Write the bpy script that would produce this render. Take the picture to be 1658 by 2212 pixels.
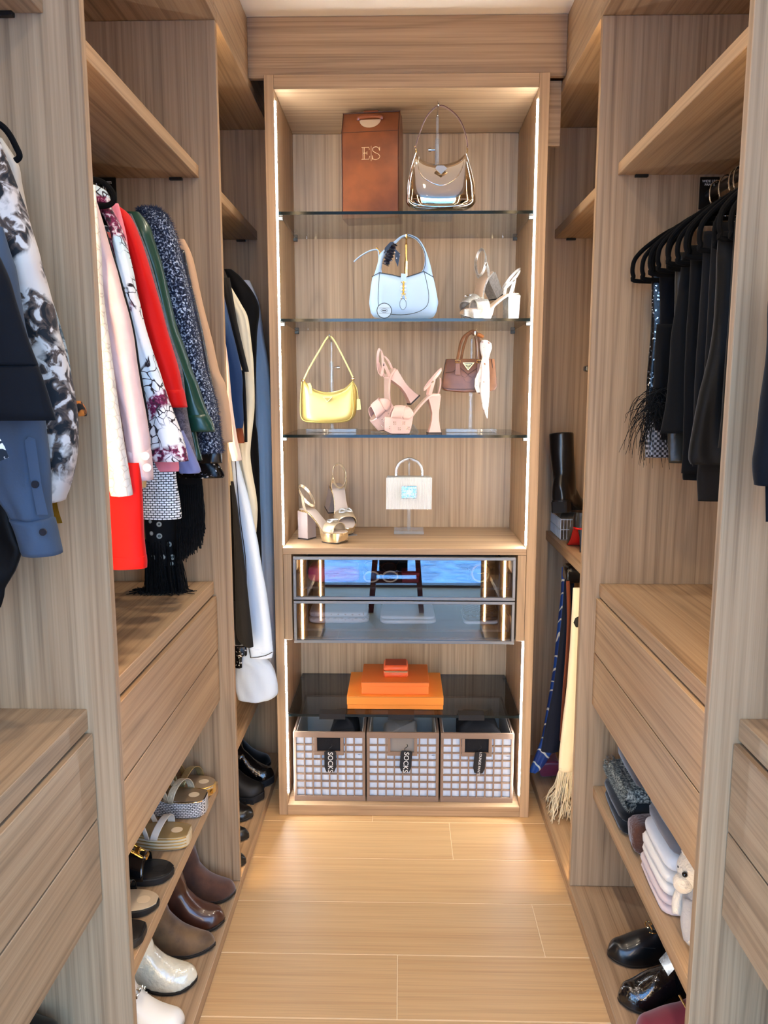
import bpy, bmesh, math, random
from mathutils import Vector, Matrix, noise
for o in list(bpy.data.objects): bpy.data.objects.remove(o)
SC = bpy.context.scene
COL = SC.collection
# ------------------------------------------------------------------ camera
F_PX, PITCH, YAW, CZ = 1704.9, 0.1506, 0.02134, 1.55
cam_d = bpy.data.cameras.new('camera'); cam = bpy.data.objects.new('camera', cam_d); COL.objects.link(cam)
cam_d.sensor_fit = 'HORIZONTAL'; cam_d.sensor_width = 36.0; cam_d.lens = 36.0 * F_PX / 1658.0
cam_d.clip_start = 0.02; cam_d.clip_end = 3000
cam.location = (0, 0, CZ); cam.rotation_euler = (math.pi / 2 - PITCH, 0, YAW)
SC.camera = cam
# ------------------------------------------------------------------ light and exposure
vs = SC.view_settings
vs.view_transform = 'Standard'; vs.look = 'None'; vs.exposure = 0.38; vs.gamma = 1.0; vs.use_curve_mapping = False
SKY = 8.0           # strength of the daylight outside the window behind the camera
LED_CAB = 95.0      # white LED profiles of the display cabinet
LED_BAY = 34.0      # warm LED profiles of the wardrobe bays
SPOT = 22.0         # recessed ceiling downlights, watts
cy = SC.cycles; cy.max_bounces = 6; cy.diffuse_bounces = 3; cy.glossy_bounces = 3; cy.transmission_bounces = 3; cy.transparent_max_bounces = 12; cy.adaptive_threshold = 0.05; cy.caustics_reflective = False; cy.caustics_refractive = False
W = bpy.data.worlds.new('sky'); SC.world = W; W.use_nodes = True
wn = W.node_tree.nodes; wl = W.node_tree.links
bg = wn['Background']; tcw = wn.new('ShaderNodeTexCoord'); sepw = wn.new('ShaderNodeSeparateXYZ'); rmp = wn.new('ShaderNodeValToRGB')
wl.new(tcw.outputs['Generated'], sepw.inputs[0]); wl.new(sepw.outputs['Z'], rmp.inputs[0]); wl.new(rmp.outputs[0], bg.inputs[0])
rmp.color_ramp.elements[0].position = 0.0; rmp.color_ramp.elements[0].color = (0.44, 0.70, 1.0, 1)
rmp.color_ramp.elements[1].position = 0.55; rmp.color_ramp.elements[1].color = (0.22, 0.48, 0.95, 1)
bg.inputs['Strength'].default_value = SKY
pl = bpy.data.lights.new('window_portal', 'AREA'); pl.shape = 'RECTANGLE'; pl.size = 3.4; pl.size_y = 2.7
pl.cycles.is_portal = True
po = bpy.data.objects.new('window_portal', pl); COL.objects.link(po); po.location = (0, -0.74, 1.37); po.rotation_euler = (math.pi / 2, 0, 0)

# ------------------------------------------------------------------ picture measurements -> points in the room
_R = cam.rotation_euler.to_matrix()
def at(px, py, x=None, y=None, z=None):
    d = _R @ Vector(((px - 829) / F_PX, -(py - 1106) / F_PX, -1.0))
    if x is not None: t = x / d.x
    elif y is not None: t = y / d.y
    else: t = (z - CZ) / d.z
    return Vector((0, 0, CZ)) + d * t
R = math.radians

# ------------------------------------------------------------------ mesh helper
ORG = {}
class MB:
    def __init__(s): s.v = []; s.f = []
    def add(s, vs_, fs):
        n = len(s.v); s.v += [Vector(p) for p in vs_]; s.f += [tuple(i + n for i in f) for f in fs]; return s
    def box(s, x0, x1, y0, y1, z0, z1, c=0.0):
        x0, x1 = min(x0, x1), max(x0, x1); y0, y1 = min(y0, y1), max(y0, y1); z0, z1 = min(z0, z1), max(z0, z1)
        if c <= 0:
            return s.add([(x0,y0,z0),(x1,y0,z0),(x1,y1,z0),(x0,y1,z0),(x0,y0,z1),(x1,y0,z1),(x1,y1,z1),(x0,y1,z1)],
                         [(0,3,2,1),(4,5,6,7),(0,1,5,4),(1,2,6,5),(2,3,7,6),(3,0,4,7)])
        c = min(c, (x1-x0)*.45, (y1-y0)*.45, (z1-z0)*.45)
        V = []; ix = {}
        for a in (0, 1):
            for b in (0, 1):
                for d in (0, 1):
                    p = [(x0, x1)[a], (y0, y1)[b], (z0, z1)[d]]; sg = (1-2*a, 1-2*b, 1-2*d)
                    for k in range(3):
                        q = list(p)
                        for j in range(3):
                            if j != k: q[j] += sg[j]*c
                        ix[a, b, d, k] = len(V); V.append(q)
        Fc = []
        cyc = {0: [(0,0),(1,0),(1,1),(0,1)]}
        for k in range(3):
            o = [j for j in range(3) if j != k]
            for e in (0, 1):
                q = []
                for (u, w) in cyc[0]:
                    i3 = [0,0,0]; i3[k] = e; i3[o[0]] = u; i3[o[1]] = w; q.append(ix[i3[0],i3[1],i3[2],k])
                Fc.append(q)
            for u in (0, 1):
                for w in (0, 1):
                    a = [0,0,0]; b = [0,0,0]; a[o[0]] = b[o[0]] = u; a[o[1]] = b[o[1]] = w; a[k] = 0; b[k] = 1
                    Fc.append([ix[a[0],a[1],a[2],o[0]], ix[b[0],b[1],b[2],o[0]], ix[b[0],b[1],b[2],o[1]], ix[a[0],a[1],a[2],o[1]]])
        for a in (0, 1):
            for b in (0, 1):
                for d in (0, 1): Fc.append([ix[a,b,d,0], ix[a,b,d,1], ix[a,b,d,2]])
        cen = Vector(((x0+x1)/2, (y0+y1)/2, (z0+z1)/2)); out = []
        for q in Fc:
            P = [Vector(V[i]) for i in q]; n = (P[1]-P[0]).cross(P[2]-P[0]); m = sum(P, Vector())/len(P)
            out.append(q if n.dot(m-cen) > 0 else q[::-1])
        return s.add(V, out)
    def loft(s, rings, caps=True, closed=True):
        n = len(rings[0]); base = len(s.v)
        for r in rings: s.v += [Vector(p) for p in r]
        for i in range(len(rings)-1):
            for j in range(n if closed else n-1):
                k = (j+1) % n
                s.f.append((base+i*n+j, base+i*n+k, base+(i+1)*n+k, base+(i+1)*n+j))
        if caps and closed:
            s.f.append(tuple(base+j for j in range(n))[::-1]); s.f.append(tuple(base+(len(rings)-1)*n+j for j in range(n)))
        return s
    def sweep(s, pts, prof, up=None, closed=False, scale=None):
        pts = [Vector(p) for p in pts]; N = len(pts); rings = []; nrm = None
        for i, p in enumerate(pts):
            a = pts[(i-1) % N] if (closed or i > 0) else p; b = pts[(i+1) % N] if (closed or i < N-1) else p
            t = (b-a).normalized()
            if up is not None:
                u = Vector(up[i] if isinstance(up, list) else up); u = (u - t*u.dot(t))
                nrm = u.normalized() if u.length > 1e-6 else t.orthogonal().normalized()
            else:
                if nrm is None: nrm = t.orthogonal().normalized()
                nrm = (nrm - t*nrm.dot(t)).normalized()
            bn = t.cross(nrm); k = 1 if scale is None else (scale[i] if isinstance(scale, (list, tuple)) else scale)
            rings.append([p + (nrm*a_ + bn*b_)*k for a_, b_ in prof])
        if closed: rings.append(rings[0])
        return s.loft(rings, caps=not closed)
    def tube(s, pts, r, n=8, closed=False):
        prof = [(math.cos(2*math.pi*i/n), math.sin(2*math.pi*i/n)) for i in range(n)]
        sc = r if isinstance(r, (list, tuple)) else [r]*len(pts)
        return s.sweep(pts, prof, closed=closed, scale=list(sc))
    def ribbon(s, pts, up, w, t, closed=False):       # up: the direction of the thickness
        prof = [(-t/2, -w/2), (-t/2, w/2), (t/2, w/2), (t/2, -w/2)]
        return s.sweep(pts, prof, up=up, closed=closed)
    def grid(s, fn, nu, nv, wrapu=False):
        base = len(s.v)
        for i in range(nu+1 if not wrapu else nu):
            for j in range(nv+1): s.v.append(Vector(fn(i/nu, j/nv)))
        m = nv+1; rows = nu if wrapu else nu
        for i in range(rows):
            k = (i+1) % nu if wrapu else i+1
            for j in range(nv): s.f.append((base+i*m+j, base+k*m+j, base+k*m+j+1, base+i*m+j+1))
        return s
    def sphere(s, c, r, n=12, m=8, sc=(1,1,1)):
        c = Vector(c); rings = []
        for i in range(1, m):
            a = math.pi*i/m
            rings.append([c + Vector((r*sc[0]*math.sin(a)*math.cos(2*math.pi*j/n), r*sc[1]*math.sin(a)*math.sin(2*math.pi*j/n), -r*sc[2]*math.cos(a))) for j in range(n)])
        return s.loft(rings)
    def prism(s, pts, axis, a0, a1):                  # outline pts (u, v) pushed along an axis
        def m(p, a): return {'x': (a, p[0], p[1]), 'y': (p[0], a, p[1]), 'z': (p[0], p[1], a)}[axis]
        return s.loft([[m(p, a0) for p in pts], [m(p, a1) for p in pts]])
    def cyl(s, c, r, h, n=20, axis='z'):
        c = Vector(c); pts = [(r*math.cos(2*math.pi*i/n), r*math.sin(2*math.pi*i/n)) for i in range(n)]
        ax = {'x': lambda p, a: c+Vector((a, p[0], p[1])), 'y': lambda p, a: c+Vector((p[0], a, p[1])), 'z': lambda p, a: c+Vector((p[0], p[1], a))}[axis]
        return s.loft([[ax(p, 0) for p in pts], [ax(p, h) for p in pts]])
    def xf(s, M):
        s.v = [M @ p for p in s.v]; return s
    def build(s, name, mat, parent=None, local=False, sharp=35, mods=()):
        me = bpy.data.meshes.new(name)
        org = Vector((0, 0, 0))
        if parent is not None and not local: org = ORG.get(parent.name, Vector((0,0,0)))
        me.from_pydata([tuple(p - org) for p in s.v], [], s.f); me.update()
        bm = bmesh.new(); bm.from_mesh(me); bmesh.ops.recalc_face_normals(bm, faces=bm.faces); bm.to_mesh(me); bm.free()
        if len(me.polygons):
            me.shade_smooth()
            if sharp: me.set_sharp_from_angle(angle=R(sharp))
        for m_ in (mat if isinstance(mat, (list, tuple)) else [mat]): me.materials.append(m_)
        o = bpy.data.objects.new(name, me); COL.objects.link(o)
        if parent is not None: o.parent = parent
        ORG[o.name] = org.copy()
        for typ, kw in mods:
            md = o.modifiers.new(typ.lower(), typ)
            for k, v in kw.items(): setattr(md, k, v)
        return o
def tag(o, label=None, cat=None, group=None, kind=None):
    for k, v in (('label', label), ('category', cat), ('group', group), ('kind', kind)):
        if v: o[k] = v
    return o
def thing(name, label, cat, loc=(0,0,0), rot=(0,0,0), group=None):
    o = bpy.data.objects.new(name, None); COL.objects.link(o); o.empty_display_size = 0.05
    o.location = loc; o.rotation_euler = rot; ORG[o.name] = Vector(loc)
    return tag(o, label, cat, group)
def clone(root, loc, rot, label, group=None):
    r = root.copy(); COL.objects.link(r); r.location = loc; r.rotation_euler = rot; r['label'] = label
    if group: r['group'] = group
    for ch in root.children:
        c = ch.copy(); COL.objects.link(c); c.parent = r
        for g in ch.children:
            d = g.copy(); COL.objects.link(d); d.parent = c
    return r
def smoothpts(P, k=6, closed=False):                   # Catmull-Rom
    P = [Vector(p) for p in P]; N = len(P); out = []
    for i in range(N if closed else N-1):
        p0, p1, p2, p3 = (P[(i-1) % N] if closed or i > 0 else P[i]), P[i], P[(i+1) % N], (P[(i+2) % N] if closed or i+2 < N else P[(i+1) % N])
        for j in range(k):
            t = j/k; out.append(0.5*((2*p1)+(p2-p0)*t+(2*p0-5*p1+4*p2-p3)*t*t+(3*p1-p0-3*p2+p3)*t**3))
    if not closed: out.append(P[-1])
    return out
def interp(tab, t):
    if t <= tab[0][0]: return tab[0][1]
    for (a, b), (c, d) in zip(tab, tab[1:]):
        if t <= c:
            k = (t-a)/max(c-a, 1e-9); return b+(d-b)*k
    return tab[-1][1]
def interps(tab, t):                                   # smooth
    if t <= tab[0][0]: return tab[0][1]
    for i, ((a, b), (c, d)) in enumerate(zip(tab, tab[1:])):
        if t <= c:
            k = (t-a)/max(c-a, 1e-9)
            m0 = (d-tab[i-1][1])/(c-tab[i-1][0])*(c-a) if i > 0 else (d-b)
            m1 = (tab[i+2][1]-b)/(tab[i+2][0]-a)*(c-a) if i+2 < len(tab) else (d-b)
            return (2*k**3-3*k*k+1)*b+(k**3-2*k*k+k)*m0+(-2*k**3+3*k*k)*d+(k**3-k*k)*m1
    return tab[-1][1]

# ------------------------------------------------------------------ materials
def lin(c):
    return tuple(((v/255)/12.92 if v/255 <= 0.04045 else ((v/255+0.055)/1.055)**2.4) for v in c) + (1.0,)
MATS = {}
def nodes(name):
    m = bpy.data.materials.new(name); m.use_nodes = True; nt = m.node_tree
    b = nt.nodes['Principled BSDF']
    def N(t, **kw):
        n = nt.nodes.new('ShaderNode'+t)
        for k, v in kw.items(): setattr(n, k, v)
        return n
    return m, nt, b, N, nt.links.new
def ramp(N, els):
    r = N('ValToRGB'); e = r.color_ramp.elements
    while len(e) < len(els): e.new(0.5)
    for q, (p, c) in zip(e, els): q.position = p; q.color = lin(c) if len(c) == 3 else c
    return r
def mat(name, c, rough=0.5, metal=0.0, spec=0.5, bump=None, var=None, coat=0.0, sheen=0.0, trans=0.0, ior=1.45, emit=0.0, aniso=0.0):
    if name in MATS: return MATS[name]
    m, nt, b, N, L = nodes(name)
    b.inputs['Base Color'].default_value = lin(c); b.inputs['Roughness'].default_value = rough; b.inputs['Metallic'].default_value = metal
    b.inputs['Specular IOR Level'].default_value = spec; b.inputs['Coat Weight'].default_value = coat; b.inputs['Coat Roughness'].default_value = 0.08
    b.inputs['Sheen Weight'].default_value = sheen; b.inputs['IOR'].default_value = ior; b.inputs['Transmission Weight'].default_value = trans
    if emit: b.inputs['Emission Color'].default_value = lin(c); b.inputs['Emission Strength'].default_value = emit
    tc = N('TexCoord')
    if var:
        n = N('TexNoise'); n.inputs['Scale'].default_value = var[0]; n.inputs['Detail'].default_value = 4
        L(tc.outputs['Object'], n.inputs['Vector'])
        r = ramp(N, [(0.35, c), (0.65, var[1])]); L(n.outputs['Fac'], r.inputs[0]); L(r.outputs[0], b.inputs['Base Color'])
    if bump:
        n2 = N('TexNoise'); n2.inputs['Scale'].default_value = bump[0]; n2.inputs['Detail'].default_value = 3
        L(tc.outputs['Object'], n2.inputs['Vector']); bp = N('Bump'); bp.inputs['Strength'].default_value = bump[1]; bp.inputs['Distance'].default_value = bump[2] if len(bump) > 2 else 0.002
        L(n2.outputs['Fac'], bp.inputs['Height']); L(bp.outputs[0], b.inputs['Normal'])
    MATS[name] = m; return m
def wood(name, axis, light, mid, dark, rough=0.42, k=1.0, ring=0.55):
    if name in MATS: return MATS[name]
    m, nt, b, N, L = nodes(name)
    tc = N('TexCoord'); oi = N('ObjectInfo'); ad = N('VectorMath', operation='ADD'); sc3 = N('VectorMath', operation='SCALE'); sc3.inputs['Scale'].default_value = 37.0
    cx = N('CombineXYZ'); 
    for i in range(3): L(oi.outputs['Random'], cx.inputs[i])
    L(cx.outputs[0], sc3.inputs[0]); L(tc.outputs['Object'], ad.inputs[0]); L(sc3.outputs[0], ad.inputs[1])
    def layer(across, along, detail, dist):
        mp = N('Mapping'); s = [across*k]*3; s[axis] = along*k; mp.inputs['Scale'].default_value = s
        n = N('TexNoise'); n.inputs['Scale'].default_value = 1.0; n.inputs['Detail'].default_value = detail; n.inputs['Distortion'].default_value = dist
        n.inputs['Roughness'].default_value = 0.6
        L(ad.outputs[0], mp.inputs['Vector']); L(mp.outputs[0], n.inputs['Vector']); return n.outputs['Fac']
    a = layer(13, 0.30, 2, 0.35); f = layer(95, 0.8, 2, 0.15); g = layer(380, 5, 1, 0.0)
    # cathedral rings: bands of the broad noise
    mu = N('Math', operation='MULTIPLY'); mu.inputs[1].default_value = 11.0; L(layer(6, 0.28, 1, 0.25), mu.inputs[0])
    fr = N('Math', operation='PINGPONG'); fr.inputs[1].default_value = 0.5; L(mu.outputs[0], fr.inputs[0])
    r1 = ramp(N, [(0.32, dark), (0.44, mid), (0.62, light)]); L(f, r1.inputs[0])
    r2 = ramp(N, [(0.32, mid), (0.6, light)]); L(a, r2.inputs[0])
    mx = N('MixRGB'); mx.inputs[0].default_value = 0.5; L(r1.outputs[0], mx.inputs[1]); L(r2.outputs[0], mx.inputs[2])
    rr = ramp(N, [(0.0, (0.72,0.72,0.72,1)), (0.16, (1,1,1,1))]); L(fr.outputs[0], rr.inputs[0])
    m2 = N('MixRGB', blend_type='MULTIPLY'); m2.inputs[0].default_value = ring; L(mx.outputs[0], m2.inputs[1]); L(rr.outputs[0], m2.inputs[2])
    rg = ramp(N, [(0.3, (0.80,0.80,0.80,1)), (0.55, (1,1,1,1))]); L(g, rg.inputs[0])
    m3 = N('MixRGB', blend_type='MULTIPLY'); m3.inputs[0].default_value = 0.6; L(m2.outputs[0], m3.inputs[1]); L(rg.outputs[0], m3.inputs[2])
    L(m3.outputs[0], b.inputs['Base Color']); b.inputs['Roughness'].default_value = rough; b.inputs['Specular IOR Level'].default_value = 0.35
    MATS[name] = m; return m
WL, WM, WD = (188,157,121), (166,133,99), (112,84,60)
wx = wood('walnut_x', 0, WL, WM, WD); wy = wood('walnut_y', 1, WL, WM, WD); wz = wood('walnut_z', 2, WL, WM, WD)
floorm = wood('oak_floor', 0, (208,170,120), (202,162,112), (188,146,98), rough=0.44, k=0.7, ring=0.15)
groove_highlight = mat('floor_joint_highlight', (242,214,168), 0.6)  # light tone painted into the joints as the highlight on plank edges
plaster = mat('ceiling_paint', (240,228,208), 0.8)
blackm = mat('black_plastic', (16,16,17), 0.45)
dark_metal = mat('dark_bronze_rail', (52,44,40), 0.32, metal=0.9)
chrome = mat('chrome', (225,225,225), 0.12, metal=1.0)
gold = mat('gold_metal', (232,192,110), 0.2, metal=1.0)
palegold = mat('pale_gold_metal', (236,214,160), 0.18, metal=1.0)
alu = mat('grey_aluminium', (120,122,126), 0.4, metal=0.8)
def glassy(name, tint, ior=1.5, rough=0.0, body=0.0):
    if name in MATS: return MATS[name]
    m, nt, b, N, L = nodes(name); nt.nodes.remove(b); out = nt.nodes['Material Output']
    tr = N('BsdfTransparent'); tr.inputs[0].default_value = lin(tint) if max(tint) > 1 else tuple(tint)+(1,)
    gl = N('BsdfGlossy'); gl.inputs['Roughness'].default_value = rough; fr = N('Fresnel'); ge = N('NewGeometry'); mr = N('MapRange'); mr.inputs['To Min'].default_value = ior; mr.inputs['To Max'].default_value = 1/ior; L(ge.outputs['Backfacing'], mr.inputs['Value']); L(mr.outputs[0], fr.inputs['IOR'])
    mx = N('MixShader'); L(fr.outputs[0], mx.inputs[0]); src = tr.outputs[0]
    if body:
        df = N('BsdfDiffuse'); df.inputs[0].default_value = (0.9, 0.95, 1.0, 1); mb_ = N('MixShader'); mb_.inputs[0].default_value = body; L(tr.outputs[0], mb_.inputs[1]); L(df.outputs[0], mb_.inputs[2]); src = mb_.outputs[0]
    L(src, mx.inputs[1]); L(gl.outputs[0], mx.inputs[2]); L(mx.outputs[0], out.inputs[0])
    MATS[name] = m; return m
shelf_glass = glassy('smoked_shelf_glass', (0.78, 0.80, 0.80), 1.5)
dark_glass = glassy('dark_shelf_glass', (0.40, 0.42, 0.44), 1.55)
drawer_glass = glassy('tinted_drawer_glass', (0.84, 0.85, 0.88), 2.3)
acrylic = glassy('clear_acrylic', (0.92, 0.95, 0.97), 1.6, body=0.10)
window_glass = glassy('window_glass', (0.97, 0.985, 1.0), 1.3)
glass_edge = mat('polished_glass_edge', (12,24,26), 0.10, spec=0.5)
led_w = mat('led_white', (238,246,255), emit=LED_CAB)
led_y = mat('led_warm', (255,222,172), emit=LED_BAY)
# ================================================================== the room
XL, XR = -0.497, 0.526            # front planes of the two wardrobe runs
YB = 3.17                          # inside back of the display cabinet
CEIL = 2.75
def struct(name, mb, m, parent=None):
    return tag(mb.build(name, m, parent), kind='structure') if parent is None else mb.build(name, m, parent)
fl = struct('floor', MB().box(-2.2, 2.2, -0.85, 3.3, -0.06, -0.0010), groove_highlight)
joints = {0: [0.18], 1: [-0.62, 0.92], 2: [0.405], 3: [-0.005], 4: [0.62], 5: [-0.3], 6: [0.25], 7: [-0.1, 1.3], 8: [.5], 9: [-.4]}
row = 0; y1 = 2.677 + 0.46; r_ = -2
while y1 > -0.65:
    y0 = y1 - 0.2295
    wide = 2.19 if y1 < 0.3 else 1.14
    xs = [-wide] + joints.get(r_ % 10 if r_ >= 0 else 7, [0.3]) + [wide]
    for a, b in zip(xs, xs[1:]):
        pk = MB().box(a+0.0008, b-0.0008, y0+0.0012, y1-0.0012, -0.012, 0.0, 0.0012).build('plank', floorm, fl)
    y1 = y0; r_ += 1
struct('ceiling', MB().box(-2.2, 2.2, -0.85, 3.3, CEIL, CEIL+0.08), plaster)
wallm = mat('wall_paint', (226,222,214), 0.8)
struct('wall_left', MB().box(-1.2, -1.13, 0.36, 3.3, 0, CEIL), wallm)
struct('wall_right', MB().box(1.15, 1.22, 0.36, 3.3, 0, CEIL), wallm)
struct('wall_back', MB().box(-1.2, 1.22, 3.2, 3.3, 0, CEIL), wallm)
struct('wall_rear_left', MB().box(-2.2, -2.1, -0.85, 0.36, 0, CEIL), wallm)
struct('wall_rear_right', MB().box(2.1, 2.2, -0.85, 0.36, 0, CEIL), wallm)
struct('wall_side_left', MB().box(-2.2, -1.13, 0.34, 0.42, 0, CEIL), wallm)
struct('wall_side_right', MB().box(1.15, 2.2, 0.34, 0.42, 0, CEIL), wallm)
# window wall behind the camera, open to the sea
wf = mat('window_frame_dark', (40,42,45), 0.4, metal=0.6)
wd = MB()
wd.box(-2.1, 2.1, -0.84, -0.76, 0.0, 0.02).box(-2.1, 2.1, -0.84, -0.76, CEIL-0.07, CEIL)
for x in (-2.1, -0.74, 0.68, 2.04): wd.box(x, x+0.06, -0.84, -0.76, 0.02, CEIL-0.07)
win = struct('window_1', wd, wf)
for x0, x1 in ((-2.04, -0.74), (-0.68, 0.68), (0.74, 2.04)):
    MB().box(x0, x1, -0.805, -0.795, 0.02, CEIL-0.07).build('pane', window_glass, win)
m_, nt_, b_, N_, L_ = nodes('sea_water'); b_.inputs['Roughness'].default_value = 0.25
tc_ = N_('TexCoord'); n_ = N_('TexNoise'); n_.inputs['Scale'].default_value = 0.35; n_.inputs['Detail'].default_value = 6
L_(tc_.outputs['Object'], n_.inputs['Vector']); r0 = ramp(N_, [(0.35, (40,96,130)), (0.62, (110,170,200))]); L_(n_.outputs['Fac'], r0.inputs[0]); L_(r0.outputs[0], b_.inputs['Base Color'])
bp_ = N_('Bump'); bp_.inputs['Strength'].default_value = 0.8; bp_.inputs['Distance'].default_value = 1.0; L_(n_.outputs['Fac'], bp_.inputs['Height']); L_(bp_.outputs[0], b_.inputs['Normal'])
tag(MB().add([(-1500,-1500,-30),(1500,-1500,-30),(1500,-1.5,-30),(-1500,-1.5,-30)], [(0,1,2,3)]).build('sea', m_), kind='structure')

# ceiling downlights along the aisle
def downlight(y, which):
    t = thing('downlight', 'round recessed ceiling downlight over the aisle, ' + which, 'downlight', (0.015, y, CEIL))
    n = 24
    ring = [[(0.015+r*math.cos(2*math.pi*i/n), y+r*math.sin(2*math.pi*i/n), z) for i in range(n)] for r, z in ((0.045, CEIL-0.001), (0.045, CEIL-0.006), (0.034, CEIL-0.006), (0.034, CEIL-0.001))]
    MB().loft(ring, caps=False).build('trim_ring', mat('white_trim', (238,236,232), 0.4), t)
    MB().cyl((0.015, y, CEIL-0.003), 0.033, 0.002).build('lens', mat('lamp_lens', (255,238,214), emit=6.0), t)
    l = bpy.data.lights.new('downlight_beam', 'SPOT'); l.energy = SPOT; l.color = (1.0, 0.84, 0.64); l.spot_size = R(130); l.spot_blend = 0.8; l.shadow_soft_size = 0.03
    o = bpy.data.objects.new('downlight_beam', l); COL.objects.link(o); o.parent = t; o.location = (0, 0, -0.012)
for y, wch in ((0.75, 'nearest the doorway'), (1.62, 'middle one'), (2.3, 'nearest the display cabinet')): downlight(y, wch)

# ================================================================== wardrobe runs
def bay(side, ya, yb, label, drawers=True, upper=True, low=True, mid=None, rail=True, sens=True, base=True, led=True, back_end=False, railz=2.075):
    s = -1 if side == 'L' else 1; X = XL if s < 0 else XR
    d = lambda k: X + s*k
    t = thing('wardrobe_bay', label, 'wardrobe', (d(0.3), (ya+yb)/2, 0))
    B = lambda name, d0, d1, y0, y1, z0, z1, m, c=0.0012, par=None: MB().box(d(d0), d(d1), y0, y1, z0, z1, c).build(name, m, par or t)
    B('side_panel', 0.0, 0.615, yb, yb+0.02, 0.0405, 2.5265, wz)
    B('base_board', 0.0, 0.615, ya, yb+0.0195, 0.0, 0.04, wy)
    B('top_panel', -0.001, 0.615, ya, yb+0.0195, 2.527, 2.556, wy)
    B('fascia', 0.006, 0.026, ya, yb+0.0195, 2.558, CEIL, wy)
    B('back_panel', 0.60, 0.615, ya, yb, 0.041, 2.526, wz)
    if led: B('led_strip', 0.022, 0.032, ya, ya+0.004, 0.06, 2.50, led_y, 0)
    if upper:
        B('upper_shelf', 0.056, 0.60, ya+0.0005, yb-0.0005, 2.128, 2.16, wy)
        if sens: B('touch_sensor', 0.10, 0.135, yb-0.012, yb-0.001, 2.121, 2.128, blackm, 0.001)
    if drawers:
        B('counter', 0.052, 0.60, ya+0.0005, yb-0.0005, 0.962, 1.0, wy)
        for z0, z1 in ((0.796, 0.956), (0.634, 0.792)):
            dr = B('drawer', 0.044, 0.062, ya+0.003, yb-0.003, z0, z1, wy)
            B('drawer_box', 0.063, 0.55, ya+0.02, yb-0.02, z0+0.006, z1-0.03, mat('drawer_box_wood', (150,128,104), 0.6), 0, dr)
    if low: B('shoe_shelf', 0.059, 0.60, ya+0.0005, yb-0.0005, 0.335, 0.372, wy)
    if mid: B('middle_shelf', 0.058, 0.60, ya+0.0005, yb-0.0005, mid-0.035, mid, wy)
    if rail:
        MB().tube([(d(0.30), ya, railz), (d(0.30), yb, railz)], 0.0125, 12).build('hanging_rail', dark_metal, t)
    return t
bL1 = bay('L', 0.38, 1.308, 'wooden wardrobe bay of shirts and a dark blazer, with two drawers, nearest the viewer')
bL2 = bay('L', 1.328, 2.255, 'wooden wardrobe bay of colourful jackets above a drawer chest, sandals and boots')
bL3 = bay('L', 2.275, 3.14, 'narrow-looking wooden wardrobe bay of long coats beside the display cabinet', drawers=False)
bR1 = bay('R', 0.37, 1.290, 'wooden wardrobe bay with a navy garment and two drawers, nearest the viewer')
bR2 = bay('R', 1.310, 2.252, 'wooden wardrobe bay of black trousers above drawers, knitwear and loafers')
bR3 = bay('R', 2.272, 3.14, 'wooden wardrobe bay of scarves and boots beside the display cabinet', drawers=False, low=False, mid=1.0, rail=False)
MB().tube([(XR+0.25, 2.272, 0.93), (XR+0.25, 3.14, 0.93)], 0.010, 12).build('hanging_rail', dark_metal, bR3)
# end panels towards the doorway
for s, X, y, nm in ((-1, XL, 0.36, bL1), (1, XR, 0.35, bR1)):
    MB().box(X, X+s*0.615, y, y+0.02, 0.0, 2.5265, 0.0012).build('side_panel', wz, nm)
# header between the runs, over the display cabinet
hb = MB().box(XL-0.0055, XR+0.0055, 2.752, 2.772, 2.5635, CEIL-0.001, 0.001).build('header_board', wx)
tag(hb, 'wide wooden header board under the ceiling above the display cabinet', 'header board')
MB().box(0.478, 0.525, 2.79, 2.806, 2.36, 2.5625, 0.001).build('filler_strip', wx, bR3)

# ================================================================== display cabinet
CX0, CX1, CYF, CT = -0.446, 0.474, 2.718, 2.562
IX0, IX1 = CX0+0.031, CX1-0.033
cab = thing('display_cabinet', 'tall lit wooden display cabinet with glass shelves at the end of the aisle', 'cabinet', ((CX0+CX1)/2, CYF, 0))
B = lambda name, *a, m=wz, c=0.0012, par=None: MB().box(*a, c).build(name, m, par or cab)
B('side_panel', CX0, IX0, CYF, YB+0.018, 0, CT); B('side_panel', IX1, CX1, CYF, YB+0.018, 0, CT)
B('top_board', IX0+.0003, IX1-.0003, CYF+0.001, YB, 2.518, CT, m=wx)
B('back_panel', IX0, IX1, YB, YB+0.016, 0.04, 2.518)
B('base_board', IX0+.0003, IX1-.0003, CYF+0.001, YB, 0, 0.04, m=wx)
B('counter', IX0+.0003, IX1-.0003, CYF+0.003, YB, 0.985, 1.008, m=wx)
for x0, x1 in ((IX0+.0005, IX0+0.030), (IX1-0.030, IX1-.0005)):
    B('drawer_housing', x0, x1, CYF+0.004, YB, 0.672, 0.9845)
B('drawer_floor', IX0+0.031, IX1-0.031, CYF+0.02, YB, 0.672, 0.680, m=blackm)
for x, sg in ((IX0, 1), (IX1, -1)):
    B('led_strip', x, x+sg*0.003, CYF+0.022, CYF+0.031, 1.015, 2.49, m=led_w, c=0)
    B('led_strip', x, x+sg*0.003, CYF+0.022, CYF+0.031, 0.075, 0.668, m=led_w, c=0)
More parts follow.
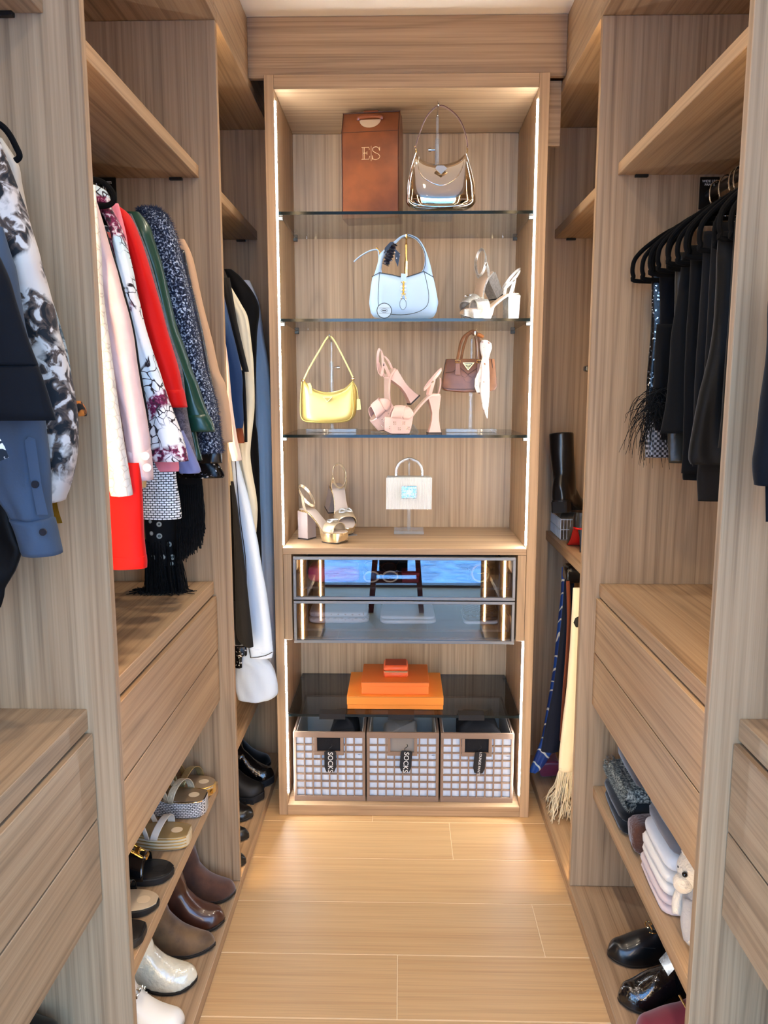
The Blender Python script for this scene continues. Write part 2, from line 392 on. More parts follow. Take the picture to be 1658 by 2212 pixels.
for i, (z, g) in enumerate(((2.145, shelf_glass), (1.797, shelf_glass), (1.404, shelf_glass), (0.384, dark_glass))):
    sh = B('glass_shelf', IX0+0.006, IX1-0.006, CYF+0.026, YB-0.004, z-0.010, z, m=g, c=0)
    B('polished_edge', IX0+0.006, IX1-0.006, CYF+0.0245, CYF+0.0259, z-0.010, z, m=glass_edge, c=0, par=sh)
    for x, sg in ((IX0, 1), (IX1, -1)):
        for y in (CYF+0.05, YB-0.03):
            B('shelf_clip', x, x+sg*0.016, y, y+0.012, z-0.022, z-0.0102, m=mat('clip_metal', (70,66,60), 0.35, metal=0.9), c=0.001, par=sh)
# two glass-fronted drawers
DX0, DX1, DYF = -0.377, 0.402, 2.700
inner = mat('drawer_lining', (74,72,72), 0.8)
for z0, z1, fl_z in ((0.826, 0.980, 0.866), (0.668, 0.822, 0.712)):
    dr = thing('drawer', None, None); dr.location = (0,0,0); dr.parent = cab; dr.location = -Vector(cab.location) + Vector((0.0125, DYF, z0)); ORG[dr.name] = Vector((0.0125, DYF, z0))
    fr = MB(); w = 0.010
    fr.box(DX0, DX1, DYF, DYF+0.018, z1-w, z1, .0008).box(DX0, DX1, DYF, DYF+0.018, z0, z0+w, .0008)
    fr.box(DX0, DX0+w, DYF, DYF+0.018, z0+w, z1-w, .0008).box(DX1-w, DX1, DYF, DYF+0.018, z0+w, z1-w, .0008)
    fr.build('drawer_frame', alu, dr)
    MB().box(DX0+w, DX1-w, DYF+0.006, DYF+0.011, z0+w, z1-w).build('drawer_glass', drawer_glass, dr)
    tr = MB().box(DX0+0.015, DX1-0.015, DYF+0.03, YB-0.03, fl_z-0.008, fl_z).box(DX0+0.012, DX0+0.02, DYF+0.03, YB-0.03, fl_z, fl_z+0.05).box(DX1-0.02, DX1-0.012, DYF+0.03, YB-0.03, fl_z, fl_z+0.05).box(DX0+0.012, DX1-0.012, YB-0.035, YB-0.028, fl_z, fl_z+0.06)
    tr.build('drawer_tray', inner, dr)
# ================================================================== things in the display cabinet
leather_brown = mat('cognac_leather', (136,74,38), 0.38, var=(9, (104,54,28)), bump=(240, 0.15, 0.0006), coat=0.25)
dark_trim = mat('dark_leather_trim', (66,34,20), 0.45)
letter_gold = mat('gold_foil', (236,206,160), 0.35, metal=0.6)
def pillow(xs, ztop, zbot, Y, T, nv=14, p=2.6, q=2.2, front=1.0):
    """closed cushion-like bag body: columns in x between two edge curves, bulging in y"""
    mb = MB(); nu = len(xs); L = len(xs)
    fr = []; bk = []
    for i, x in enumerate(xs):
        u = 2*i/(nu-1)-1; cu = max(0.0, 1-abs(u)**p)**(1/q); rf = []; rb = []
        for j in range(nv+1):
            v = 2*j/nv-1; cv = max(0.0, 1-abs(v)**p)**(1/q)
            z = zbot[i]+(ztop[i]-zbot[i])*j/nv; h = T*min(1, cu+0.0)*(0.18+0.82*cv)*(1.0-0.35*(j/nv))
            h = max(h, 0.0012)
            rf.append((x, Y-h*front, z)); rb.append((x, Y+h, z))
        fr.append(rf); bk.append(rb)
    rings = [fr[i] + bk[i][::-1] for i in range(nu)]
    return mb.loft(rings)
def curve_x(pts, n):                                   # (x, z) control points -> n samples equally spaced in x
    P = smoothpts([(p[0], 0, p[1]) for p in pts], 12); xs = [P[0].x+(P[-1].x-P[0].x)*i/(n-1) for i in range(n)]; out = []
    k = 0
    for x in xs:
        while k < len(P)-2 and P[k+1].x < x: k += 1
        a, b = P[k], P[k+1]; t = (x-a.x)/max(b.x-a.x, 1e-9); out.append((x, a.z+(b.z-a.z)*min(max(t, 0), 1)))
    return out
def pz(pts, Y): return [(lambda q: (q.x, q.z))(at(a, b, y=Y)) for a, b in pts]
def bag_body(top, bot, Y, T, n=40, p=3.0, q=2.2):
    a = curve_x(pz(top, Y), n); x0, x1 = a[0][0], a[-1][0]
    b0 = pz(bot, Y); b0[0] = (x0, b0[0][1]); b0[-1] = (x1, b0[-1][1]); b = curve_x(b0, n)
    return pillow([q_[0] for q_ in a], [q_[1] for q_ in a], [q_[1] for q_ in b], Y, T, p=p, q=q)
def w3(pts, Y): return [at(a, b, y=Y) for a, b in pts]
def stand(name, label, x, Y, z, h, wbase=0.11, dbase=0.085, m=acrylic, knob=None, metal=chrome, reach=0.05):
    t = thing(name, label, 'bag stand', (x, Y, z))
    MB().box(x-wbase/2, x+wbase/2, Y-dbase*.5, Y+dbase*.5, z+.0005, z+0.012, 0.0015).build('base_plate', m, t)
    MB().cyl((x, Y, z+0.012), 0.0075, h*0.72, 16).build('post', m, t)
    MB().cyl((x, Y, z+0.012+h*0.5), 0.0045, h*0.5-0.02, 12).build('inner_rod', m if m is acrylic else metal, t)
    MB().tube(smoothpts([(x, Y, z+h-0.016), (x, Y-0.006, z+h-0.006), (x, Y-reach*.6, z+h-0.004), (x, Y-reach-0.008, z+h-0.004), (x, Y-reach-0.016, z+h+0.010)], 4), 0.0035, 8).build('hook', metal, t)
    if knob: 
        sgn, zk = knob; MB().cyl((x+sgn*0.008, Y, zk), 0.0022, sgn*0.012, 10, 'x').cyl((x+sgn*0.02, Y, zk), 0.006, sgn*0.010, 14, 'x').build('clamp_knob', metal, t)
    return t
def settle(root, z):
    lo = min((ORG[c.name] + v.co).z for c in root.children if c.type == 'MESH' for v in c.data.vertices)
    if lo < z: root.location.z += z-lo
def stroke_text_mb(strokes, org, ux, uz, w, t):
    mb = MB()
    for st in strokes:
        P = [Vector(org)+Vector(ux)*a+Vector(uz)*b for a, b in st]
        mb.tube(P, w, 6)
    return mb

# --- wine carrier with monogram
Y = 2.85
p0 = at(741, 456, y=Y); p1 = at(866, 456, y=Y); zb = 2.1455; FD = 0.036
zt = at(800, 284, y=Y).z; zr = at(800, 243, y=Y+FD).z
x0, x1 = p0.x, p1.x; D = 0.12
wc = thing('wine_carrier', 'upright cognac leather carrier box with gold ES monogram and rolled handle', 'leather box', ((x0+x1)/2, Y+D/2, zb))
body = MB().prism([(Y, zb), (Y, zt), (Y+FD, zr), (Y+D-FD, zr), (Y+D, zt), (Y+D, zb)], 'x', x0, x1)
body.build('body', leather_brown, wc, mods=(('BEVEL', dict(width=0.004, segments=2)),))
for x in (x0+0.0025, x1-0.0025):
    MB().tube([(x, Y-0.0005, zb+0.003), (x, Y-0.0005, zt), (x, Y+FD-.001, zr+0.0005)], 0.0018, 6).build('piping', dark_trim, wc)
MB().tube([(x0, Y+FD-.001, zr), (x1, Y+FD-.001, zr)], 0.0018, 6).build('piping', dark_trim, wc)
MB().tube([(x0, Y-.0006, zt), (x1, Y-.0006, zt)], 0.0008, 6).build('fold_line', dark_trim, wc)
xm = (x0+x1)/2-0.002
def fc(dx_, f): return Vector((xm+dx_, Y+FD*f-.0015, zt+(zr-zt)*f))
half = [fc(.037*math.cos(a), .62-.42*math.sin(a)) for a in [math.pi*i/14 for i in range(15)]]
MB().loft([[p for p in half], [p+Vector((0, .003, 0)) for p in half]]).build('handle_opening', mat('opening_tan', (206,176,140), 0.8), wc)
MB().tube(smoothpts([fc(-.040, .60), fc(-.036, .72)+Vector((0,-.006,0)), fc(0, .76)+Vector((0,-.008,0)), fc(.036, .72)+Vector((0,-.006,0)), fc(.040, .60)], 5), 0.0068, 10).build('handle', mat('handle_leather', (122,60,28), 0.35, coat=0.3), wc)
MB().box(xm-.026, xm+.026, Y+FD-.004, Y+FD+.014, zr-.001, zr+.007, .003).build('handle_wrap', mat('handle_leather', (122,60,28), 0.35, coat=0.3), wc)
def lt(px, py): q = at(px, py, y=Y-0.001); return (q.x, q.y, q.z)
E_ = [[(788,318),(788,343)], [(785,318),(801,318),(802,323)], [(785,343.5),(801,343.5),(803,337)], [(788,330),(797,330)], [(797,326),(797,334)], [(791,318),(791,343)]]
S_ = [[(824,325),(822,320),(816,317.5),(810,320),(810,326),(815,330),(821,333),(825,338),(822,343),(815,345),(810,343),(808.5,337)], [(824.5,318),(824.5,326)], [(808.5,336),(808.5,345)]]
MB_l = MB()
for st in E_: MB_l.tube([lt(*p) for p in st], 0.0009, 6)
MB_l.build('letter', letter_gold, wc)
MB_l = MB()
for st in S_: MB_l.tube(smoothpts([lt(*p) for p in st], 4) if len(st) > 2 else [lt(*p) for p in st], 0.0010, 6)
MB_l.build('letter', letter_gold, wc)
MB().tube([lt(806, 315), lt(806, 348)], 0.0007, 6).build('divider', letter_gold, wc)
wc.rotation_euler = (0, 0, R(-7))

# --- silver mirror shoulder bag
Y = 2.82
mirror = mat('mirror_leather', (226,218,206), 0.045, metal=1.0, bump=(16, 0.12, 0.004))
silver_piping = mat('silver_piping', (210,204,196), 0.18, metal=1.0)
hb_ = thing('shoulder_bag', 'mirror-silver shoulder bag with curved top on the top glass shelf', 'handbag', tuple(at(950, 456, y=Y)))
top = [(876,430),(880,402),(896,333),(915,350),(950,357),(985,350),(1006,333),(1022,390),(1027,430)]
a_top = [(876.5,432),(879,405),(884,378),(893,340),(897,334),(915,349),(950,357),(985,349),(1004,334),(1008,340),(1018,378),(1024,405),(1027,432)]
a_bot = [(876.5,436),(880,443),(888,450),(905,455.5),(950,456.5),(995,455.5),(1014,450),(1023,443),(1027,436)]
bm_ = bag_body(a_top, a_bot, Y, 0.042, n=46, p=4, q=2.4).build('body', mirror, hb_, sharp=60)
q = lambda pts, dy=0.0: [Vector((p.x, p.y+dy, p.z)) for p in w3(pts, Y)]
MB().tube(smoothpts(q([(896,334),(915,350),(950,357.5),(985,350),(1006,334)], -0.001), 8), 0.0022, 8).build('rim', silver_piping, hb_)
MB().tube(smoothpts(q([(897,336),(884,380),(880,412),(884,436),(905,447),(950,451),(996,447),(1017,436),(1022,412),(1018,380),(1005,336)], -0.030), 6), 0.0014, 6).build('front_piping', silver_piping, hb_)
MB().tube(smoothpts(q([(904,345),(903,370),(915,390),(940,404),(962,404),(985,388),(997,365),(999,345)], -0.036), 6), 0.0009, 6).build('flap_seam', silver_piping, hb_)
dm = [w3([a], Y)[0] for a in ((942,366),(957,366),(964,372),(951,384),(938,372))]
MB().loft([[(p.x, Y-0.047, p.z) for p in dm], [(p.x, Y-0.038, p.z) for p in dm]]).build('emblem_plate', mat('silver_plate', (236,230,216), 0.15, metal=1), hb_)
strap = smoothpts(q([(896,322),(903,297),(918,258),(935,236),(948,229.5),(962,232),(985,250),(1000,275),(1008,305),(1009,320)]), 6)
MB().ribbon(strap, [Vector((0,0,1)).lerp(Vector((1 if p.x > at(950,300,y=Y).x else -1,0,0)), 0.5) for p in strap], 0.016, 0.003).build('strap', mat('strap_nude', (190,160,146), 0.3, metal=0.3), hb_)
ed = [p+Vector((0,-0.008,0)) for p in strap]
MB().tube(ed, 0.0012, 6).build('strap_edge', mat('burgundy_edge', (70,28,34), 0.4), hb_)
for a, b in (((896,316),(897,334)), ((1008,316),(1006,334))):
    MB().tube(smoothpts(q([a, ((a[0]+b[0])/2+2, (a[1]+b[1])/2), b]), 4), 0.0022, 8).build('ring', palegold, hb_)
settle(hb_, 2.1457)
stand('bag_stand', 'clear acrylic stand holding the mirror-silver shoulder bag', at(946, 300, y=Y).x-.001, Y+0.055, 2.1455, at(946,229,y=Y).z-2.1455-.003, reach=.066, knob=(-1, at(935,313,y=Y).z))

# --- pale blue hobo bag
Y = 2.88
blue = mat('pale_blue_leather', (176,206,236), 0.42, bump=(420, 0.12, 0.0005))
bluedk = mat('dark_edge_paint', (38,48,60), 0.5)
hb2 = thing('hobo_bag', 'pale blue leather hobo bag with dark edging and gold piston clasp', 'handbag', tuple(at(872, 686, y=Y)))
a_top = [(797,652),(799,630),(803,605),(806,597),(820,590),(845,594),(872,599),(897,593),(914,586),(930,592),(936,602),(942,630),(946,652)]
a_bot = [(797,656),(798,668),(803,680),(815,687),(872,688),(928,687),(939,680),(944,668),(946,656)]
bag_body(a_top, a_bot, Y, 0.040, n=44, p=3.4).build('body', blue, hb2, sharp=60)
q = lambda pts, dy=0.0: [Vector((p.x, p.y+dy, p.z)) for p in w3(pts, Y)]
def horn(out, inn, mat_, name, par, th=0.013):
    A = smoothpts(q(out), 5); Bv = smoothpts(q(inn), 5); rings = []
    for a, b in zip(A, Bv):
        c = (a+b)/2; h = (a-b)/2; rings.append([c+h*math.cos(t)+Vector((0, th*math.sin(t)*(0.4+0.6*min(1, h.length/0.02)), 0)) for t in [2*math.pi*i/12 for i in range(12)]])
    return MB().loft(rings).build(name, mat_, par)
horn([(935,600),(930,575),(922,548),(914,530),(903,515),(890,508),(879,505)], [(902,597),(914,580),(917,556),(912,537),(901,521),(889,513),(879,510)], blue, 'handle_side', hb2)
horn([(804,605),(812,580),(816,565),(818,552),(828,540),(850,522),(865,510),(880,505)], [(822,592),(824,578),(826,566),(829,556),(838,542),(856,525),(868,514),(880,510)], blue, 'handle_side', hb2)
for pts in ([(820,590),(845,594),(872,599.5),(897,593),(914,587)], [(914,587),(919,565),(916,545),(905,524),(893,514),(878,508)], [(803,599),(820,590)], [(936,600),(914,587)]):
    MB().tube(smoothpts(q(pts, -0.014 if pts[0][1] != 590 else -0.010), 5), 0.0011, 6).build('edge_line', bluedk, hb2)
for pts in ([(820,592),(818,620),(817,655),(822,672),(838,680),(872,682),(902,676),(920,664),(925,645),(922,620),(915,590)],):
    MB().tube(smoothpts(q(pts, -0.036), 5), 0.0010, 6).build('panel_seam', bluedk, hb2)
MB().ribbon(smoothpts(q([(872,594),(871,604),(871,611)], -0.030), 4), (0,1,0), 0.019, 0.004).build('tab', blue, hb2)
MB().tube(q([(871,611),(871,640)], -0.042), 0.0035, 10).build('piston', gold, hb2)
for yy in (613, 622, 630, 638): MB().tube(q([(866,yy),(876,yy)], -0.042), 0.0016, 8).build('clasp_bar', gold, hb2)
MB().tube(smoothpts(q([(869,640),(866,650),(876,650),(873,640)], -0.042), 4, True), 0.0013, 6, closed=True).build('clasp_ring', palegold, hb2)
MB().prism([(lambda p: (p.x, p.z))(at(870+6.5*math.cos(a), 660+11*math.sin(a), y=Y)) for a in [2*math.pi*i/20 for i in range(20)]], 'y', Y-0.044, Y-0.041).build('leather_tongue', blue, hb2)
MB().tube(smoothpts(q([(870+7*math.cos(a), 660+11.5*math.sin(a)) for a in [2*math.pi*i/16 for i in range(16)]], -0.0443), 2, True), 0.0007, 6, closed=True).build('tongue_edge', bluedk, hb2)
st2 = smoothpts(q([(824,590),(820,570),(817,550),(816,541),(809,539),(795,543),(778,553),(764,565)], 0.004), 5)
MB().ribbon(st2, (0,0,1), 0.013, 0.003).build('loose_strap', blue, hb2)
MB().tube(q([(812,534),(822,545)], 0.0), 0.0016, 6).build('strap_buckle', gold, hb2)
settle(hb2, 1.7977)
stand('bag_stand', 'gold bag stand behind the pale blue hobo bag', at(877, 600, y=Y).x, Y+0.055, 1.7975, at(875,510,y=Y).z-1.7975-.009, reach=.072, m=palegold, metal=gold)
# navy scarf wound on the handle
sc = thing('silk_scarf', 'navy printed silk scarf knotted on the handle of the pale blue bag', 'scarf', tuple(at(843, 550, y=Y-0.02)))
m_, nt_, b_, N_, L_ = nodes('navy_silk'); b_.inputs['Roughness'].default_value = 0.35; v_ = N_('TexVoronoi'); v_.inputs['Scale'].default_value = 70; tcx = N_('TexCoord'); L_(tcx.outputs['Object'], v_.inputs['Vector'])
r0 = ramp(N_, [(0.0, (200,170,110)), (0.16, (190,190,200)), (0.2, (24,26,44)), (1.0, (18,20,36))]); L_(v_.outputs['Distance'], r0.inputs[0]); L_(r0.outputs[0], b_.inputs['Base Color']); navy_silk = m_
pa = smoothpts(q([(852,526),(846,536),(842,548),(838,560),(833,572)]), 8)
MB().tube(pa, [0.0105+0.003*math.sin(i*1.4)+(0.003 if 8 < i < 26 else 0) for i in range(len(pa))], 12).build('wrap', navy_silk, sc)
MB().loft([[(lambda p: p+Vector((0, dy, 0)))(at(a, b, y=Y-0.018)) for a, b in ((852,537),(864,549),(859,577),(853,562))] for dy in (0, -0.006)]).build('loose_end', navy_silk, sc)
MB().loft([[(lambda p: p+Vector((0, dy, 0)))(at(a, b, y=Y-0.014)) for a, b in ((842,524),(850,524),(838,540),(828,549),(831,536))] for dy in (0, -0.008)]).build('loose_end', navy_silk, sc)
# round compact mirror
cm = thing('compact_mirror', 'small round pale compact with dark rim leaning on the blue bag', 'compact mirror', tuple(at(829, 686, y=2.80)))
Yc = 2.80; c0 = at(829.5, 671, y=Yc); rr = (at(846, 671, y=Yc).x-at(813, 671, y=Yc).x)/2
MB().cyl((c0.x, Yc, c0.z), rr, 0.008, 32, 'y').build('case', mat('black_rim', (24,26,30), 0.3), cm)
MB().cyl((c0.x, Yc-0.001, c0.z), rr*0.9, 0.002, 32, 'y').build('lid', mat('pale_lid', (186,208,226), 0.35), cm)
for dz in (0.0085, -0.0085): MB().box(c0.x-rr*.72, c0.x+rr*.72, Yc-0.0016, Yc-0.0008, c0.z+dz-.0004, c0.z+dz+.0004).build('printed_line', blackm, cm)
el = [(c0.x+0.011*math.cos(a), Yc-0.0014, c0.z+0.0062*math.sin(a)) for a in [2*math.pi*i/24 for i in range(24)]]
MB().tube(el, 0.0005, 5, closed=True).build('emblem_ring', blackm, cm)
MB().box(c0.x-0.007, c0.x+0.007, Yc-0.0016, Yc-0.0009, c0.z-.0012, c0.z+.0012).build('emblem_mark', blackm, cm)

# --- pale gold shoulder bag
Y = 2.90
goldleather = mat('gold_leather', (222,198,116), 0.36, metal=0.55, bump=(600, 0.2, 0.0004))
g1 = thing('shoulder_bag', 'small pale gold shoulder bag hanging from a clear stand', 'handbag', tuple(at(712, 914, y=Y)))
a_top = [(650,850),(651,835),(655,823),(662,827),(680,842),(700,848),(720,848),(742,840),(756,828),(762,822),(768,835),(771,850)]
a_bot = [(650,880),(650,900),(655,909),(668,913),(710,914.5),(745,912),(760,905),(768,893),(771,875)]
bag_body(a_top, a_bot, Y, 0.034, n=42, p=5).build('body', goldleather, g1, sharp=60)
q = lambda pts, dy=0.0: [Vector((p.x, p.y+dy, p.z)) for p in w3(pts, Y)]
MB().tube(smoothpts(q([(653,825),(651,850),(650,885),(653,903),(665,910),(710,911.5),(745,909),(758,902),(763,885),(762,850),(760,826)], -0.022), 5), 0.0016, 6).build('piping', goldleather, g1)
MB().tube(smoothpts(q([(655,824),(680,842),(712,848),(742,840),(761,823)], -0.003), 6), 0.0020, 6).build('zip_line', palegold, g1)
MB().ribbon(q([(668,828),(671,835),(673,850)], -0.022), (0,1,0), 0.011, 0.003).build('zip_pull', goldleather, g1)
sp1 = smoothpts(q([(656,820),(668,795),(690,757),(703,735),(711,727),(720,733),(735,760),(750,790),(762,815)]), 6)
MB().ribbon(sp1, [Vector((-0.6 if i < len(sp1)*.45 else 0.6, 0, 0.8)) for i in range(len(sp1))], 0.016, 0.005).build('strap', goldleather, g1)
tri = [(lambda p: (p.x, p.z))(at(a, b, y=Y)) for a, b in ((698,856.5),(721,856.5),(709,869))]
MB().prism(tri, 'y', Y-0.046, Y-0.030).build('emblem_plate', mat('gold_plate', (228,196,120), 0.25, metal=1), g1)
tri2 = [(lambda p: (p.x, p.z))(at(a, b, y=Y)) for a, b in ((702,858.5),(717,858.5),(709,866.5))]
MB().prism(tri2, 'y', Y-0.0475, Y-0.0455).build('emblem_inset', mat('gold_dull', (180,150,84), 0.4, metal=1), g1)
for a in ((655,822),(762,818)): MB().sphere(at(*a, y=Y), 0.007, 10, 8).build('strap_ring', palegold, g1)
MB().tube(smoothpts(q([(765,828),(771,840),(774,862)], -0.02), 4), 0.0015, 6).build('fob_cord', goldleather, g1)
pc = q([(771,862),(778,862),(780,884),(771,886)], -0.02); MB().loft([[p+Vector((0, d_, 0)) for p in pc] for d_ in (0.004, -0.004)]).build('fob', goldleather, g1)
stand('bag_stand', 'clear acrylic stand holding the pale gold shoulder bag', at(713, 800, y=Y).x, Y+0.055, 1.4045, at(711,727,y=Y).z-1.4045-.004, reach=.066, wbase=0.185, dbase=0.10, knob=(1, at(728,793,y=Y).z))

# --- small brown structured handbag
Y = 2.90
brown = mat('brown_brushed_leather', (122,74,38), 0.36, var=(12, (92,52,24)), coat=0.15)
browndk = mat('brown_edge', (52,28,16), 0.4)
b1 = thing('handbag', 'small brown structured handbag with two handles and tassel tabs', 'handbag', tuple(at(1012, 848, y=Y)))
o_ = [(lambda p: (p.x, p.z))(at(a, b, y=Y)) for a, b in ((962,776),(1066,775),(1071,835),(1066,843),(1050,847),(1000,848),(962,845),(953,840),(953,830))]
mb = MB(); rings = []
cx_ = sum(p[0] for p in o_)/len(o_); cz_ = sum(p[1] for p in o_)/len(o_)
for dy, k in ((-0.048, 0.93), (-0.046, 0.985), (-0.03, 1.0), (0.03, 1.0), (0.046, 0.985), (0.048, 0.93)):
    rings.append([(cx_+(x-cx_)*k, Y+dy*(0.72+0.28*min(1, max(0, (o_[0][1]-z)/0.11))), cz_+(z-cz_)*k) for x, z in o_])
mb.loft(rings).build('body', brown, b1, sharp=50, mods=(('BEVEL', dict(width=0.003, segments=2)),))
q = lambda pts, dy=0.0: [Vector((p.x, p.y+dy, p.z)) for p in w3(pts, Y)]
yf = -0.047
MB().tube(smoothpts(q([(962,778),(956,805),(954,830),(958,839),(1000,841),(1052,839)], yf), 4), 0.0014, 6).build('piping', browndk, b1)
MB().tube(smoothpts(q([(1059,777),(1062,810),(1062,842)], yf+.01), 4), 0.0014, 6).build('piping', browndk, b1)
MB().tube(q([(960,806),(976,804),(984,797),(992,796),(1008,809),(1027,796),(1040,797)], yf), 0.0009, 6).build('flap_seam', browndk, b1)
h1 = smoothpts(q([(984,784),(988,765),(992,745),(998,731),(1008,722),(1018,717),(1026,721),(1032,735),(1034,755),(1034,784)], -0.040), 5)
MB().tube(h1, 0.0048, 10).build('handle', brown, b1)
h2 = smoothpts(q([(997,776),(1002,750),(1007,735),(1012,723),(1022,718),(1029,730),(1031,750),(1031,776)], 0.034), 5)
MB().tube(h2, 0.0048, 10).build('handle', brown, b1)
for x in (986, 1032):
    r4 = q([(x-5,779),(x+5,779),(x+5,785),(x-5,785)], yf-0.004)
    MB().tube(r4, 0.0014, 6, closed=True).build('handle_ring', gold, b1)
    tb = q([(x-4,786),(x+4,786),(x+5.5,810),(x-5.5,810)], yf-0.003); MB().loft([[p+Vector((0, d_, 0)) for p in tb] for d_ in (0.003, -0.002)]).build('tassel_tab', brown, b1)
tri = [(lambda p: (p.x, p.z))(at(a, b, y=Y)) for a, b in ((996.5,784.5),(1021.5,784.5),(1008,801))]
MB().prism(tri, 'y', Y+yf-0.003, Y+yf).build('emblem_plate', gold, b1)
tri = [(lambda p: (p.x, p.z))(at(a, b, y=Y)) for a, b in ((999.5,786),(1018.5,786),(1008,798))]
MB().prism(tri, 'y', Y+yf-0.0037, Y+yf-0.0028).build('emblem_inset', browndk, b1)
for a, b, c_, d_ in ((1002,788,1014,789.5), (1005,791,1011,792), (1007,794,1009,795)):
    pA = at(a, b, y=Y); pB = at(c_, d_, y=Y); MB().box(pA.x, pB.x, Y+yf-0.0042, Y+yf-0.0035, pB.z, pA.z).build('emblem_mark', gold, b1)
dots = MB()
for k in range(15):
    a = math.pi*k/14
    for cx0, cy0, rx_, ry_ in ((1001, 808, 7.5, 7), (1016, 808, 7.5, 7), (1008.5, 818, 9, 8)):
        p = at(cx0+rx_*math.cos(a), cy0+ry_*math.sin(a), y=Y); dots.cyl((p.x, Y+yf-0.0006, p.z), 0.0008, 0.001, 6, 'y')
dots.build('punched_dot_pattern', browndk, b1)
kc = q([(1034,790),(1036,805),(1036,825)], yf-0.006); MB().ribbon(kc, (0,1,0), 0.004, 0.0015).build('fob_cord', browndk, b1)
kf = q([(1031,826),(1041,826),(1041,850),(1029,850)], yf-0.006); MB().loft([[p+Vector((0, d_, 0)) for p in kf] for d_ in (0.003, -0.003)]).build('fob', brown, b1)
MB().tube(q([(1028,724),(1034,726),(1041,730)], -0.042), [0.007, 0.0075, 0.006], 10).build('name_tag', mat('tan_tag', (160,92,40), 0.4), b1)
stand('bag_stand', 'clear acrylic stand holding the small brown handbag', at(1019, 900, y=Y).x, Y+0.064, 1.4045, at(1018,717,y=Y-.04).z-1.4045-.010, reach=.118, wbase=0.185, dbase=0.10)
# white twilly scarf
m_, nt_, b_, N_, L_ = nodes('white_silk_print'); b_.inputs['Roughness'].default_value = 0.45; n_ = N_('TexNoise'); n_.inputs['Scale'].default_value = 60; n_.inputs['Detail'].default_value = 3; tcx = N_('TexCoord'); L_(tcx.outputs['Object'], n_.inputs['Vector'])
r0 = ramp(N_, [(0.30, (190,120,60)), (0.36, (244,236,224)), (0.64, (246,240,232)), (0.70, (208,150,130))]); L_(n_.outputs['Fac'], r0.inputs[0]); L_(r0.outputs[0], b_.inputs['Base Color']); white_silk = m_
ws = thing('twilly_scarf', 'white patterned silk scarf knotted beside the brown handbag handle', 'scarf', tuple(at(1046, 800, y=Y-0.06)))
Yw = Y-0.060
def drape(rows, Yp, th, m, name, par, ph=0.0, nring=16, fold=0.35):
    rings = []
    for i, (a, b, yy) in enumerate(rows):
        L0, R0 = at(a, yy, y=Yp), at(b, yy, y=Yp); c = (L0+R0)/2; hw = (R0-L0).length/2; rg = []
        for k in range(nring):
            t = 2*math.pi*k/nring; rg.append(Vector((c.x+hw*math.cos(t), c.y+th*math.sin(t)*(1+fold*math.sin(5*math.cos(t)*2+ph+i*0.6)), c.z)))
        rings.append(rg)
    return MB().loft(rings).build(name, m, par, sharp=60)
drape([(1040,1052,735),(1036,1061,742),(1036,1062,752),(1038,1058,764),(1041,1056,772)], Yw, 0.012, white_silk, 'knot', ws)
drape([(1041,1055,772),(1039,1056,795),(1037,1057,820),(1036,1057,845),(1038,1056,860),(1041,1054,880),(1049,1053,900),(1051,1052,904)], Yw, 0.006, white_silk, 'tail', ws, 1.0)
drape([(1040,1046,775),(1034,1044,800),(1025,1038,818),(1024,1037,835),(1029,1038,848)], Yw+0.006, 0.004, white_silk, 'tail', ws, 2.0)

# --- white pleated top-handle bag with crystal buckle
pB_ = at(880, 1150, z=1.0085); Y = pB_.y-0.045
white = mat('ivory_satin', (216,212,204), 0.4)
w1 = thing('pleated_handbag', 'white pleated top-handle bag with pale blue crystal buckle', 'handbag', tuple(at(882, 1100, y=Y)))
A = at(834, 1029, y=Y); Bq = at(931, 1098, y=Y); D = 0.035
MB().box(A.x+0.002, Bq.x-0.002, Y-D+0.003, Y+D, Bq.z, A.z, 0.004).build('body', white, w1)
n = 34; wdt = (Bq.x-A.x)/n; zf = at(880, 1064, y=Y).z
pls = MB()
for i in range(n):
    x = A.x+i*wdt
    pls.loft([[(x+wdt*(0.5+0.5*math.cos(a)), Y-D-0.0012-0.0022*math.sin(a), z) for a in [math.pi*k/6 for k in range(7)]] for z in (zf, A.z-0.001)], closed=False, caps=False)
pls.build('flap_pleat', white, w1, sharp=0)
pls = MB()
for i in range(n):
    x = A.x+i*wdt
    pls.loft([[(x+wdt*(0.5+0.5*math.cos(a)), Y-D+0.0012-0.0020*math.sin(a), z) for a in [math.pi*k/6 for k in range(7)]] for z in (Bq.z+0.001, zf)], closed=False, caps=False)
pls.build('front_pleat', white, w1, sharp=0)
crystal = mat('aqua_crystal', (150,212,226), 0.08, metal=0.3, spec=1.0, coat=0.8); crystal2 = mat('clear_crystal', (235,245,248), 0.06, metal=0.5, spec=1.0)
rnd = random.Random(3); cA = at(867, 1047, y=Y); cB = at(899, 1074, y=Y)
bk = {0: MB(), 1: MB()}
for i in range(11):
    for j in range(9):
        if 3.0 < i < 7.0 and 2.5 < j < 5.5: continue
        x = cA.x+(cB.x-cA.x)*(i+.5)/11+rnd.uniform(-.0006, .0006); z = cB.z+(cA.z-cB.z)*(j+.5)/9
        bk[rnd.random() < 0.45].sphere((x, Y-D-0.006-rnd.uniform(0, .002), z), 0.0026, 6, 4)
MB().box(cA.x, cB.x, Y-D-0.005, Y-D-0.002, cB.z, cA.z, 0.001).build('buckle_base', mat('buckle_silver', (206,220,226), 0.25, metal=.8), w1)
bk[0].build('crystal_stud_pattern', crystal, w1); bk[1].build('crystal_stud_pattern', crystal2, w1)
ha = smoothpts(w3([(855,1029),(856,1013),(863,1000),(875,993),(883,991),(892,993),(904,1000),(911,1013),(912,1029)], Y), 5)
